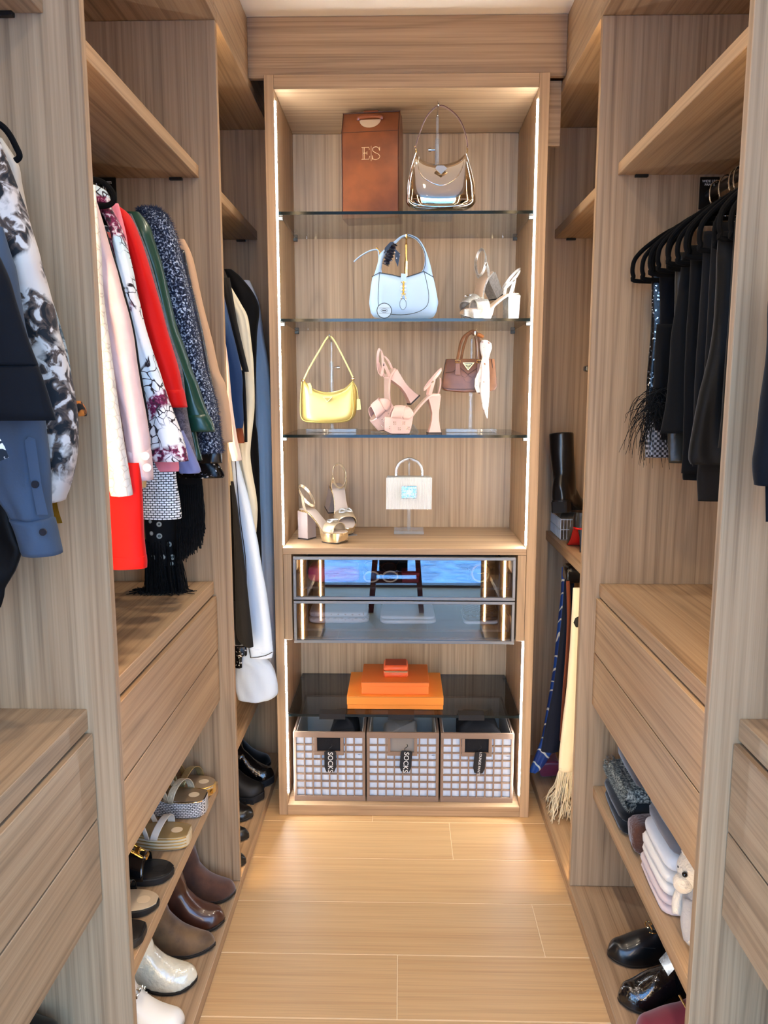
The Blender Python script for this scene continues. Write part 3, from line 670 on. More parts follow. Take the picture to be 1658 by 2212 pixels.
MB().tube(ha, [0.0052*(1+0.16*(i % 2)) for i in range(len(ha))], 8).build('handle', mat('crystal_rope', (222,222,220), 0.12, metal=0.9, bump=(500, 0.9, 0.002)), w1)
for a in ((855,1027),(912,1027)):
    p = at(*a, y=Y); MB().cyl((p.x, Y, p.z-.004), 0.0065, 0.012, 14).build('handle_ferrule', chrome, w1)
for a in ((843,1098),(923,1098)):
    p = at(*a, y=Y-D+.01); MB().cyl((p.x, Y-D+.01, p.z-.006), 0.003, 0.006, 10).build('foot', palegold, w1)
stand('bag_stand', 'clear acrylic stand holding the white pleated bag', at(883, 1120, y=Y).x, Y+0.045, 1.0085, at(883,991,y=Y).z-1.0085-.008, reach=.058, wbase=0.115, dbase=0.10)
# ================================================================== shoes: builders (toe towards +x, heel at x = 0, ground z = 0)
SOLE = [(0,.17),(.03,.28),(.10,.36),(.20,.375),(.36,.33),(.5,.37),(.64,.47),(.76,.5),(.86,.45),(.93,.34),(.97,.22),(1,.07)]
SQ = [(0,.17),(.03,.28),(.10,.36),(.20,.375),(.36,.33),(.5,.38),(.64,.47),(.78,.48),(.9,.43),(.96,.37),(.985,.30),(1,.2)]
PT = [(0,.17),(.03,.28),(.10,.36),(.20,.375),(.36,.33),(.5,.38),(.64,.46),(.74,.47),(.84,.37),(.92,.25),(.97,.14),(1,.04)]
def sole_rings(L, W, zt, zb, tab=SOLE, n=34, k=1.0, s0=0.0, s1=1.0, bow=0.012):
    rings = []
    for i in range(n+1):
        t = i/n; t = (1-math.cos(math.pi*t))/2; s = s0+(s1-s0)*t
        w = interps(tab, s)*W*k; x = L*s; c = bow*W*8*(s*(1-s)*(s-.35)); a, b = zt(s), zb(s); h = a-b; e = min(h*.3, .004)
        rings.append([(x, c+y, z) for y, z in ((-w+e, b), (-w, b+e), (-w, a-e*.6), (-w+e, a), (0, a), (w-e, a), (w, a-e*.6), (w, b+e), (w-e, b), (0, b))])
    return rings
def band(L, s0, s1, f, mat_, name, par, th=0.0022, nu=10, nv=16, lift=None):
    """strap surface: f(s, v) -> local point, s along the foot, v across (0..1)"""
    return MB().grid(lambda u, v: f(s0+(s1-s0)*u, v), nu, nv).build(name, mat_, par, local=True, sharp=0, mods=(('SOLIDIFY', dict(thickness=th, offset=1.0)),))
def arch(L, W, s, v, zt, h, tab=SOLE, k=1.02, bow=0.012):
    w = interps(tab, s)*W*k; c = bow*W*8*(s*(1-s)*(s-.35)); a = math.pi*v
    return (L*s, c-w*math.cos(a), zt(s)-0.004+h*math.sin(a)**0.8)
def loop(par, mat_, c, rx, ry, tilt, w=0.008, th=0.0022, name='ankle_strap', n=28, a0=0, a1=360, roll=0.0):
    pts = []; up = []
    for i in range(n+1):
        a = R(a0+(a1-a0)*i/n); p = Vector((rx*math.cos(a), ry*math.sin(a), 0))
        p.z = p.x*math.tan(R(tilt)) + roll*p.y; pts.append(Vector(c)+p); up.append(Vector((math.cos(a), math.sin(a), 0)))
    cl = abs(a1-a0) >= 360
    if cl: pts = pts[:-1]; up = up[:-1]
    return MB().ribbon(pts, up, w, th, closed=cl).build(name, mat_, par, local=True)
def put(o, local_pt, world, yaw, pitch=0.0, roll=0.0):
    o.rotation_euler = (R(roll), R(pitch), R(yaw))
    M = o.rotation_euler.to_matrix(); o.location = Vector(world) - M @ Vector(local_pt)
def heeled_sandal(label, L, W, hp, hh, mt, heel, style, group=None, arch_s=(.24,.60)):
    t = thing('platform_sandal', label, 'shoe', group=group)
    zt = lambda s: interps([(0,hh),(.10,hh),(arch_s[0],hh*.94+hp*.06),((arch_s[0]+arch_s[1])/2,(hh+hp)*.5),(arch_s[1],hp*1.02),(.72,hp),(1,hp*1.0)], s)
    zb = lambda s: max(zt(s)-0.009, 0) if s < .50 else interp([(.50, zt(.50)-0.009), (.56, 0.0), (.9, 0.0), (1.0, 0.010)], s)
    MB().loft(sole_rings(L, W, zt, zb, n=40)).build('platform', mt['sole'], t, local=True)
    MB().loft(sole_rings(L, W, lambda s: zt(s)+.0012, lambda s: zt(s)-.001, k=.90, s0=.02, s1=.985)).build('insole', mt['insole'], t, local=True)
    MB().loft(sole_rings(L, W, lambda s: 0.0028 if s < .9 else .0028+(s-.9)*.10, lambda s: 0.0003 if s < .9 else .0003+(s-.9)*.10, s0=.565, k=1.01, n=20)).build('outsole', mt['outsole'], t, local=True)
    rings = []
    for f, x0, x1, hw in heel:
        z = (hh-.006)*f; rings.append([(x0*L, -hw*W*.7, z), (x0*L+.003, -hw*W, z), (x1*L, -hw*W, z), (x1*L, hw*W, z), (x0*L+.003, hw*W, z), (x0*L, hw*W*.7, z)])
    MB().loft(rings).build('heel', mt['heel'], t, local=True, sharp=50)
    f, x0, x1, hw = heel[-1]
    MB().box(x0*L-.0005, x1*L+.0005, -hw*W-.0005, hw*W+.0005, 0, .006, .001).build('heel_tip', mt['outsole'], t, local=True)
    up = mt['upper']
    if style == 'cross':
        for sg in (1, -1):
            def f(s, v, sg=sg):
                a = math.pi*v; sc_ = s + sg*(v-.5)*.22; w = interps(SOLE, min(max(sc_, .3), .97))*W*1.03
                return (L*sc_, -w*math.cos(a), zt(min(sc_, .95))-.006+.042*math.sin(a)**.8+(.003 if sg > 0 else 0))
            band(L, .60, .80, f, up, 'cross_strap', t)
    else:
        band(L, .60, .84, lambda s, v: arch(L, W, s, v, zt, .040-.03*abs(s-.68)), up, 'vamp_strap', t)
    lp = (0.13*L, 0, hh+.050)
    loop(t, up, lp, .030, .027, -50, w=.009)
    for sg in (-1, 1):
        MB().ribbon(smoothpts([(0.20*L, sg*.33*W, hh-.004), (.17*L, sg*.40*W, hh+.022), (.13*L, sg*.0268, hh+.048)], 5), (0, sg, 0), .011, .0022).build('side_strap', up, t, local=True)
    if style == 'cross': 
        MB().ribbon(smoothpts([(0.02*L, -.012, hh-.004), (-.004, -.010, hh+.03), (-.006+.02*L, -.004, hh+.055)], 5), (-1, 0, 0), .016, .0022).build('heel_strap', up, t, local=True)
    MB().tube([(lp[0]+.002, .0285, lp[2]-.006), (lp[0]+.008, .0285, lp[2]-.012)], .003, 8).build('buckle', mt['metal'], t, local=True)
    return t, zt
BLOCK = [(1.0,-.005,.235,.33), (.6,.0,.225,.30), (0.0,.015,.215,.29)]
FLARE = [(1.0,-.01,.24,.32), (.8,.005,.19,.26), (.55,.02,.145,.18), (.35,.015,.15,.17), (.15,-.005,.185,.20), (0.0,-.03,.22,.24)]

silverL = mat('crackled_silver', (202,200,192), 0.34, metal=0.7, bump=(260, 0.6, 0.0015), var=(120, (228,226,220)))
nude = mat('nude_lining', (206,178,152), 0.5)
blk = mat('black_rubber', (18,18,19), 0.6)
ms = dict(sole=silverL, insole=nude, outsole=blk, heel=silverL, upper=silverL, metal=chrome)
def bit(par, zt, L, W, s, m):
    for y in (-.012, .012):
        p = [(L*s+.005*math.cos(a), y+.006*math.sin(a), zt(s)+.040) for a in [2*math.pi*i/12 for i in range(12)]]
        MB().tube(p, .0014, 6, closed=True).build('metal_ring', m, par, local=True)
    MB().tube([(L*s, -.008, zt(s)+.040), (L*s, .008, zt(s)+.040)], .0014, 6).build('metal_bar', m, par, local=True)
def riser(label, base, top, w=.05, yaw=0):
    t = thing('shoe_riser', label, 'shoe riser', tuple(base))
    b, c = Vector(base), Vector(top); d = (c-b); d.z = 0; n = Vector((-d.y, d.x, 0)).normalized()*w/2; e = d.normalized()
    mb = MB(); z0 = b.z
    mb.loft([[b-e*.03-n, b-e*.03+n, b-e*.03+n+Vector((0,0,.004)), b-e*.03-n+Vector((0,0,.004))], [Vector((c.x,c.y,z0))-n, Vector((c.x,c.y,z0))+n, Vector((c.x,c.y,z0+.004))+n, Vector((c.x,c.y,z0+.004))-n]])
    mb.build('base_plate', acrylic, t)
    cz = Vector((c.x, c.y, z0))
    MB().loft([[b+e*.02-n, b+e*.02+n, b+e*.024+n, b+e*.024-n], [c-n, c+n, c+e*.004+n, c+e*.004-n]]).build('ramp', acrylic, t)
    MB().loft([[cz+e*.02-n, cz+e*.02+n, cz+e*.024+n, cz+e*.024-n], [c-n, c+n, c+e*.004+n, c+e*.004-n]]).build('support', acrylic, t)
    return t
# silver pair (second glass shelf)
sA, zt_ = heeled_sandal('silver crackled platform sandal standing flat at the shelf end', .200, .078, .036, .092, ms, BLOCK, 'band', 'silver platform sandals')
bit(sA, zt_, .200, .078, .70, chrome)
put(sA, (.10,0,0), (at(1060,684,y=2.83).x, 2.83, 1.7972), 197)
sB = clone(sA, (0,0,0), (0,0,0), 'silver crackled platform sandal propped heel-up on a clear riser')
put(sB, (.200,0,.010), (at(1003,676,y=2.90).x, 2.895, 1.8025), 216, 34)
riser('clear acrylic riser under the propped silver sandal', (at(1008,680,y=2.92).x, 2.925, 1.7975), (at(1046,655,y=3.0).x+.02, 3.0, 1.828))
# pale pink pair (third glass shelf)
pinkL = mat('blush_leather', (228,190,176), 0.4, bump=(300, .08, .0004))
mp_ = dict(sole=pinkL, insole=mat('blush_insole', (200,168,150), .5), outsole=mat('dark_edge_sole', (52,46,44), .5), heel=pinkL, upper=pinkL, metal=chrome)
pA, zt_ = heeled_sandal('blush pink platform sandal with silver studs, standing flat on glass', .195, .078, .060, .140, mp_, FLARE, 'cross', 'blush platform sandals', arch_s=(.20,.56))
studm = mat('crystal_stud', (226,214,206), 0.15, metal=0.9)
for i, (s, y, z) in enumerate([(.60,1,.022),(.68,1,.040),(.76,1,.020),(.84,1,.040),(.91,.9,.024),(.60,-1,.030),(.69,-1,.046),(.76,-1,.022),(.85,-1,.044),(.92,-.9,.026)]):
    w = interps(SOLE, s)*.078*y; c = .012*.078*8*(s*(1-s)*(s-.35))
    sd = MB()
    for dx, dz in ((-.0032,.0032),(.0032,.0032),(-.0032,-.0032),(.0032,-.0032)): sd.sphere((.195*s+dx, c+w, z+dz), .0024, 6, 4)
    sd.build('stud', studm, pA, local=True)
put(pA, (.10,0,0), (at(888,938,y=2.80).x, 2.80, 1.4043), 188)
pB = clone(pA, (0,0,0), (0,0,0), 'blush pink platform sandal with silver studs, propped heel-up on a clear riser')
put(pB, (.195,0,.010), (at(818,930,y=2.89).x, 2.885, 1.4095), 202, 42)
riser('clear acrylic riser under the propped blush sandal', (at(822,935,y=2.90).x, 2.90, 1.4046), (at(886,875,y=2.95).x, 2.945, 1.432))
# gold pair (cabinet counter)
goldS = mat('champagne_leather', (226,206,174), 0.26, metal=0.65)
mg = dict(sole=mat('gold_platform', (226,200,156), .22, metal=.8), insole=mat('taupe_insole', (196,178,164), .45), outsole=mat('dark_tip', (44,38,36), .5), heel=mat('taupe_heel', (196,180,172), .3, metal=.35), upper=goldS, metal=chrome)
gA, zt_ = heeled_sandal('champagne gold platform sandal with crystal bow, standing flat on the counter', .205, .080, .040, .112, mg, [(1.0,-.005,.23,.32),(.5,.0,.23,.31),(0.0,.01,.235,.33)], 'band', 'champagne platform sandals')
for sg in (-1, 1):
    MB().tube(smoothpts([(.205*.70, 0, zt_(.7)+.041), (.205*.70+.012, sg*.012, zt_(.7)+.043), (.205*.70+.004, sg*.026, zt_(.7)+.036), (.205*.70-.012, sg*.016, zt_(.7)+.040)], 5, True), .0036, 6, closed=True).build('crystal_bow', mat('crystal_trim', (235,240,240), .08, metal=.8, bump=(700, .9, .002)), gA, local=True)
hA = at(664, 1163, z=1.0085)
put(gA, (.02,0,0), (hA.x-.006, hA.y, 1.0085), -30)
gB = clone(gA, (0,0,0), (0,0,0), 'champagne gold platform sandal with crystal bow, propped heel-up on a clear riser')
tB = at(752, 1158, z=1.0085)
put(gB, (.205,0,.010), (tB.x, tB.y, 1.0138), -64, 27)
riser('clear acrylic riser under the propped champagne sandal', (tB.x-.004, tB.y+.025, 1.0087), (tB.x-.055, tB.y+.10, 1.034))

# ---------------------------------------------------------------- closed shoes
def rings_foot(L, W, ht, zb, tab=SOLE, n=26, s0=0.0, s1=1.0, k=1.0, m=14, bow=0.012, sq=2.3):
    rings = []
    for i in range(n+1):
        t = (1-math.cos(math.pi*i/n))/2; s = s0+(s1-s0)*t; w = interps(tab, s)*W*k; h = ht(s); b = zb(s); c = bow*W*8*(s*(1-s)*(s-.35)); rg = []
        for j in range(m):
            a = math.pi*j/(m-1); ca, sa = math.cos(a), math.sin(a)
            rg.append((L*s, c+w*math.copysign(abs(ca)**(2/sq), ca), b+h*abs(sa)**(2/sq)))
        rg += [(L*s, c-w*.6, b), (L*s, c, b), (L*s, c+w*.6, b)]
        rings.append(rg)
    return rings
def boot(label, m, sole, L=.265, W=.09, H=.25, hh=.045, tab=SOLE, shaft=(.058,.052), lean=0.0, sole_t=.006, lug=False, group=None, toe_h=.045):
    t = thing('ankle_boot', label, 'boot', group=group)
    zb = lambda s: interps([(0,hh),(.2,hh*.96),(.42,hh*.5),(.62,sole_t),(.85,sole_t),(1,sole_t+.010)], s)
    ht = lambda s: interps([(0,.060),(.08,.10),(.25,.125),(.45,.128),(.56,.106),(.66,.074),(.76,.056),(.87,toe_h),(.95,toe_h*.78),(1,.012)], s)
    mb = MB().loft(rings_foot(L, W, ht, zb, tab))
    rings = []
    for i in range(13):
        f = i/12; z = hh+.02+(H-hh-.02)*f; rx = interps([(0,.074),(.25,.066),(.6,shaft[0]),(1,shaft[0]*1.04)], f); ry = interps([(0,.036),(.3,.040),(.6,shaft[1]),(1,shaft[1]*1.03)], f)
        cx = L*.335-.014*f+lean*f+.004*math.sin(f*7); rings.append([(cx+rx*math.cos(a)*(1+.02*math.sin(3*a+9*f)), ry*math.sin(a), z) for a in [2*math.pi*k/22 for k in range(22)]])
    mb.loft(rings)
    mb.build('upper', m, t, local=True, sharp=0, mods=(('REMESH', dict(mode='VOXEL', voxel_size=.0042, use_smooth_shade=True)), ('SMOOTH', dict(factor=.6, iterations=9))))
    MB().loft(sole_rings(L, W, lambda s: zb(s)+.003, lambda s: max(zb(s)-sole_t, 0.0005) if not lug else 0.0005+(0 if s < .9 else (s-.9)*.06), tab, k=1.04, n=30, s0=-0.0, s1=1.0)).build('sole', sole, t, local=True)
    if hh > .02 and not lug:
        MB().loft([[(x*L, y*W, z) for x, y in ((-.0,-.26),(.02,-.33),(.24,-.32),(.24,.32),(.02,.33),(-.0,.26))] for z in (0, hh-.004)]).build('heel', sole, t, local=True)
    if lug:
        for i in range(9):
            s = .08+.1*i; w = interps(tab, s)*W*1.07
            for sg in (-1, 1): MB().box(L*s-.007, L*s+.007, sg*w-.004, sg*w+.002, .001, .016, .001).build('sole_lug', sole, t, local=True)
    return t
def flat(label, m, sole, L=.25, W=.088, tab=SOLE, vamp=.082, toe_h=.034, insole=None, group=None, nm='loafer', cat='shoe', back=.055, hh=.016):
    t = thing(nm, label, cat, group=group)
    zb = lambda s: interps([(0,hh),(.24,hh),(.34,.008),(.8,.006),(1,.012)], s)
    ht = lambda s: interps([(.40,.058),(.50,vamp*.86),(.58,vamp*.76),(.70,vamp*.64),(.84,toe_h),(.94,toe_h*.8),(1,.012)], s)
    MB().loft(rings_foot(L, W, ht, zb, tab, s0=.46)).build('vamp', m, t, local=True, sharp=60)
    wall = []
    for i in range(19):                                  # open back: two sides and the heel as one strip
        a = math.pi*(i/18); u = i/18
        s = .48*abs(2*u-1)**1.3; sg = 1 if u < .5 else -1
        w = interps(tab, max(s, 0.0))*W; w = w if s > .03 else w*abs(2*u-1)**.5*1.0
        x = L*s; hgt = interp([(0,back),(.2,back*.86),(.48,vamp*.78)], s); z0 = zb(s)
        wall.append([(x, sg*w, z0), (x-.002*(s < .05), sg*w*1.01, z0+hgt*.6), (x, sg*w*.93, z0+hgt), (x+.001, sg*(w*.93-.003), z0+hgt), (x+.002, sg*(w-.004), z0)])
    MB().loft(wall).build('quarter', m, t, local=True, sharp=60)
    MB().loft(sole_rings(L, W, lambda s: zb(s)+.002, lambda s: zb(s)-.0055, tab, k=1.05)).build('sole', sole, t, local=True)
    MB().loft(sole_rings(L, W, lambda s: zb(s)+.006, lambda s: zb(s)+.001, tab, k=.9, s0=.02, s1=.6)).build('insole', insole or mat('dark_insole', (60,48,40), .6), t, local=True)
    MB().box(.0, L*.27, -.30*W, .30*W, .0, hh-.004, .002).build('heel', sole, t, local=True)
    return t
def sandal(label, mt, L=.245, W=.088, plat=.03, tab=SOLE, group=None, straps='two', rim=None):
    t = thing('flat_sandal', label, 'shoe', group=group)
    zt = lambda s: plat+.012*(1-s)**2
    MB().loft(sole_rings(L, W, zt, lambda s: 0.0005 if s < .9 else (s-.9)*.06, tab, n=36)).build('footbed', mt['sole'], t, local=True)
    MB().loft(sole_rings(L, W, lambda s: zt(s)+.0015, lambda s: zt(s)-.001, tab, k=.9, s0=.02, s1=.985)).build('insole', mt['insole'], t, local=True)
    pts = [(L*(.855+.062*math.cos(a)), .001+.015*math.sin(a)*.9, zt(.85)+.0016) for a in [2*math.pi*i/20 for i in range(20)]]
    MB().loft([[p for p in pts], [(p[0], p[1], p[2]+.0006) for p in pts]]).build('logo_patch', mt.get('patch', mt['insole']), t, local=True)
    if rim:
        for zf in rim:
            for sg in (-1, 1):
                P = []
                for i in range(22):
                    s = .03+.95*i/21; w = interps(tab, s)*W*1.005; P.append((L*s, .012*W*8*(s*(1-s)*(s-.35))+sg*w, zt(s)*zf))
                MB().tube(P, .0016, 6).build('edge_cord', mt['cord'], t, local=True)
    if straps == 'two':
        band(L, .66, .74, lambda s, v: arch(L, W, s+.10*(v-.5)+.03*math.sin(math.pi*v), v, zt, .040, tab), mt['upper'], 'front_strap', t)
        band(L, .56, .61, lambda s, v: arch(L, W, s-.16*math.sin(math.pi*v), v, zt, .085, tab), mt['upper'], 'instep_strap', t)
        loop(t, mt['upper'], (.12*L, 0, zt(0)+.055), .042, .031, 14, w=.010)
        for sg in (-1, 1): MB().ribbon(smoothpts([(.30*L, sg*.36*W, zt(.3)-.004), (.22*L, sg*.37*W, zt(.2)+.03), (.14*L, sg*.030, zt(0)+.053)], 5), (0, sg, 0), .010, .0022).build('side_strap', mt['upper'], t, local=True)
    elif straps == 'wide':
        band(L, .44, .74, lambda s, v: arch(L, W, s, v, zt, .058-.05*(s-.44), tab), mt['upper'], 'wide_strap', t)
    elif straps == 'thong':
        band(L, .66, .74, lambda s, v: arch(L, W, s+.16*(v-.5), v, zt, .046, tab), mt['upper'], 'front_strap', t)
        band(L, .56, .62, lambda s, v: arch(L, W, s-.14*math.sin(math.pi*v), v, zt, .075, tab), mt['upper'], 'front_strap', t)
        band(L, .20, .25, lambda s, v: arch(L, W, s+.3*math.sin(math.pi*v), v, zt, .075, tab), mt['upper'], 'ankle_strap', t)
    return t
# ================================================================== drawers' contents, boxes and baskets
def soft_box(x0, x1, y0, y1, z0, z1, r=.25, n=28, m=9, wob=0.0, seed=0):
    """folded-cloth like cushion block"""
    cx, cy, cz = (x0+x1)/2, (y0+y1)/2, (z0+z1)/2; hx, hy, hz = (x1-x0)/2, (y1-y0)/2, (z1-z0)/2; rings = []
    for i in range(m+1):
        a = -math.pi/2+math.pi*i/m; ca = math.copysign(abs(math.cos(a))**r, math.cos(a)) if abs(math.cos(a)) > 1e-6 else 0.02; sa = math.copysign(abs(math.sin(a))**.55, math.sin(a)); rg = []
        ca = max(ca, .02)
        for j in range(n):
            b = 2*math.pi*j/n; cb, sb = math.cos(b), math.sin(b)
            px = math.copysign(abs(cb)**.28, cb); py = math.copysign(abs(sb)**.28, sb)
            k = 1+wob*math.sin(3*b+seed+i*.7)
            rg.append((cx+hx*ca*px*k, cy+hy*ca*py*k, cz+hz*sa+wob*.3*hz*math.sin(4*b+seed)))
        rings.append(rg)
    return MB().loft(rings)
zD1, zD2 = 0.8665, 0.7125
YD = 2.78
def dx(px, y=YD): return at(px, 1240, y=y).x
pk = thing('pouch', 'hot pink zipped pouch in the upper glass drawer', 'pouch', (dx(705), YD+.05, zD1))
soft_box(dx(664), dx(775), YD, YD+.12, zD1, zD1+.062, .3, wob=.03).build('body', mat('hot_pink', (214,40,110), .4), pk, sharp=0)
MB().tube([(dx(668), YD+.005, zD1+.056), (dx(772), YD+.005, zD1+.054)], .002, 6).build('zip', mat('pink_zip', (170,30,86), .4), pk)
def sunglasses(label, x, y, z, rot, mf, ml):
    t = thing('sunglasses', label, 'sunglasses', (x, y, z), (0, 0, R(rot)))
    for sg in (-1, 1):
        P = [(sg*.034+.027*math.cos(a), 0, .022+.019*math.sin(a)) for a in [2*math.pi*i/20 for i in range(20)]]
        MB().tube(P, .0032, 8, closed=True).build('rim', mf, t, local=True)
        MB().prism([(p[0], p[2]) for p in P], 'y', -.0008, .0008).build('lens', ml, t, local=True)
        MB().tube([(sg*.060, .002, .028), (sg*.064, .06, .030), (sg*.062, .12, .012)], .0024, 8).build('temple', mf, t, local=True)
    MB().tube(smoothpts([(-.008,0,.026),(0,-.002,.030),(.008,0,.026)], 4), .0026, 8).build('bridge', mf, t, local=True)
    return t
sunglasses('cream sunglasses lying in front in the upper glass drawer', dx(822), YD+.01, zD1+.001, 5, mat('cream_frame', (226,206,176), .3), mat('dark_lens', (30,26,28), .1, spec=.8))
sunglasses('brown sunglasses lying behind the cream pair in the upper glass drawer', dx(818), YD+.17, zD1+.001, -6, mat('tortoise_frame', (120,60,36), .3, var=(60,(60,28,18))), mat('brown_lens', (70,40,30), .1, spec=.8))
bx = thing('gift_box', 'small dark red box in the upper glass drawer', 'box', (dx(886), YD+.06, zD1))
MB().box(dx(868), dx(905), YD+.01, YD+.09, zD1+.0005, zD1+.026, .002).build('box_body', mat('dark_red_card', (120,24,34), .5), bx)
MB().box(dx(867), dx(906), YD+.009, YD+.091, zD1+.0262, zD1+.038, .002).build('lid', mat('red_card', (142,34,42), .5), bx)
bl = thing('rolled_belt', 'rolled brown belt with braided round buckle in the upper glass drawer', 'belt', (dx(1045), YD+.05, zD1))
sp = [(dx(1045)+(.018+.0016*i*.5)*math.cos(i*.5), YD+.065+(.018+.0016*i*.5)*math.sin(i*.5), zD1+.024) for i in range(46)]
MB().ribbon(sp, [Vector((math.cos(i*.5), math.sin(i*.5), 0)) for i in range(46)], .040, .0022).build('strap', mat('belt_leather', (70,46,34), .45), bl)
P = [(dx(1037)+.031*math.cos(a), YD+.004, zD1+.039+.031*math.sin(a)) for a in [2*math.pi*i/40 for i in range(40)]]
MB().tube(P, [.0048*(1+.2*(i % 2)) for i in range(40)], 8, closed=True).build('buckle_ring', mat('antique_gold', (170,140,84), .3, metal=.9), bl)
MB().tube([(dx(1030), YD+.002, zD1+.039), (dx(1056), YD+.002, zD1+.039)], .0022, 8).build('buckle_prong', palegold, bl)
# lower drawer: folded textiles with quatrefoil print
def mono(name, base, mark, sc=55):
    m, nt, b, N, L = nodes(name); tc = N('TexCoord'); mp = N('Mapping'); mp.inputs['Scale'].default_value = (sc, sc, sc); mp.inputs['Rotation'].default_value = (0, 0, R(45)); L(tc.outputs['Object'], mp.inputs[0])
    v = N('TexVoronoi'); v.inputs['Randomness'].default_value = 0.0; v.inputs['Scale'].default_value = 1.0; L(mp.outputs[0], v.inputs['Vector'])
    r = ramp(N, [(0.0, mark), (0.10, mark), (0.12, base), (0.24, base), (0.26, mark), (0.31, mark), (0.33, base)]); L(v.outputs['Distance'], r.inputs[0]); L(r.outputs[0], b.inputs['Base Color']); b.inputs['Roughness'].default_value = .7
    return m
def folded(name, label, cat, x0, x1, y0, y1, z0, z1, m, layers=2, group=None, wob=.02, seed=0):
    t = thing(name, label, cat, ((x0+x1)/2, (y0+y1)/2, z0), group=group); h = (z1-z0)/layers
    for i in range(layers): soft_box(x0+.002*i, x1-.003*i, y0+.001*i, y1, z0+h*i+.0003, z0+h*(i+1), .22, wob=wob, seed=seed+i).build('folded_layer', m, t, sharp=0)
    return t
folded('folded_shawl', 'folded pale pink monogrammed shawl in the lower glass drawer', 'shawl', dx(664), dx(795), YD, YD+.2, zD2+.0005, zD2+.046, mono('pale_monogram', (226,214,208), (186,160,146)), 2)
folded('folded_towel', 'folded plain white cloth in the middle of the lower glass drawer', 'cloth', dx(820), dx(943), YD, YD+.2, zD2+.0005, zD2+.032, mat('white_cotton', (236,236,234), .8), 2)
folded('folded_shawl', 'folded black monogrammed shawl in the lower glass drawer', 'shawl', dx(1003), dx(1079), YD, YD+.2, zD2+.0145, zD2+.050, mono('black_monogram', (24,24,28), (150,150,150)), 2)
folded('folded_towel', 'folded white cloth under the black monogrammed shawl', 'cloth', dx(1003), dx(1079), YD, YD+.2, zD2+.0005, zD2+.014, mat('white_cotton', (236,236,234), .8), 1)
# orange boxes
orange = mat('orange_card', (240,140,48), .55, bump=(500, .08, .0004)); orange2 = mat('orange_card_bright', (240,118,44), .5); coral = mat('coral_leather', (226,96,50), .42, bump=(400, .2, .0006))
zg = 0.3845
A = at(749, 1532, z=zg); Bq = at(957, 1532, z=zg); ytop = at(850, 1452, z=zg+.062).y
def lidbox(name, label, x0, x1, y0, y1, z0, z1, zl, m):
    t = thing(name, label, 'box', ((x0+x1)/2, (y0+y1)/2, z0))
    MB().box(x0+.0015, x1-.0015, y0+.0015, y1-.0015, z0+.0003, z1-.004, .001).build('box_body', m, t); MB().box(x0, x1, y0, y1, zl, z1, .001).build('lid', m, t)
    MB().box(x0, x1, y0-.0002, y0+.0006, z1-.0024, z1-.0010).build('lid_edge_line', mat('brown_line', (110,52,24), .6), t)
    return t
h1 = 0.050; yA = A.y
lidbox('orange_box', 'largest flat orange box at the bottom of the stack', A.x, Bq.x, yA, yA+.26, zg, zg+h1, zg+.018, orange)
A2 = at(780, 1500, z=zg+h1); B2 = at(926, 1500, z=zg+h1); h2 = .048
lidbox('orange_box', 'medium flat orange box stacked on the largest one', A2.x, B2.x, A2.y, A2.y+.20, zg+h1, zg+h1+h2, zg+h1+h2-.016, orange2)
A3 = at(828, 1464, z=zg+h1+h2); B3 = at(881, 1464, z=zg+h1+h2); z3 = zg+h1+h2
jb = thing('jewellery_box', 'small coral orange zipped jewellery case on top of the orange boxes', 'jewellery case', tuple((A3+B3)/2))
MB().box(A3.x, B3.x, A3.y, A3.y+.085, z3+.0003, z3+.022, .006).build('case_base', coral, jb, sharp=50); MB().box(A3.x, B3.x, A3.y, A3.y+.085, z3+.0236, z3+.046, .007).build('case_lid', coral, jb, sharp=50)
MB().box(A3.x+.002, B3.x-.002, A3.y+.001, A3.y+.083, z3+.0215, z3+.0242).build('zip', palegold, jb)
MB().box(A3.x+.006, B3.x-.006, A3.y+.006, A3.y+.079, z3+.0459, z3+.0475, .001).build('lid_inset', mat('coral_dark', (206,74,40), .4), jb)
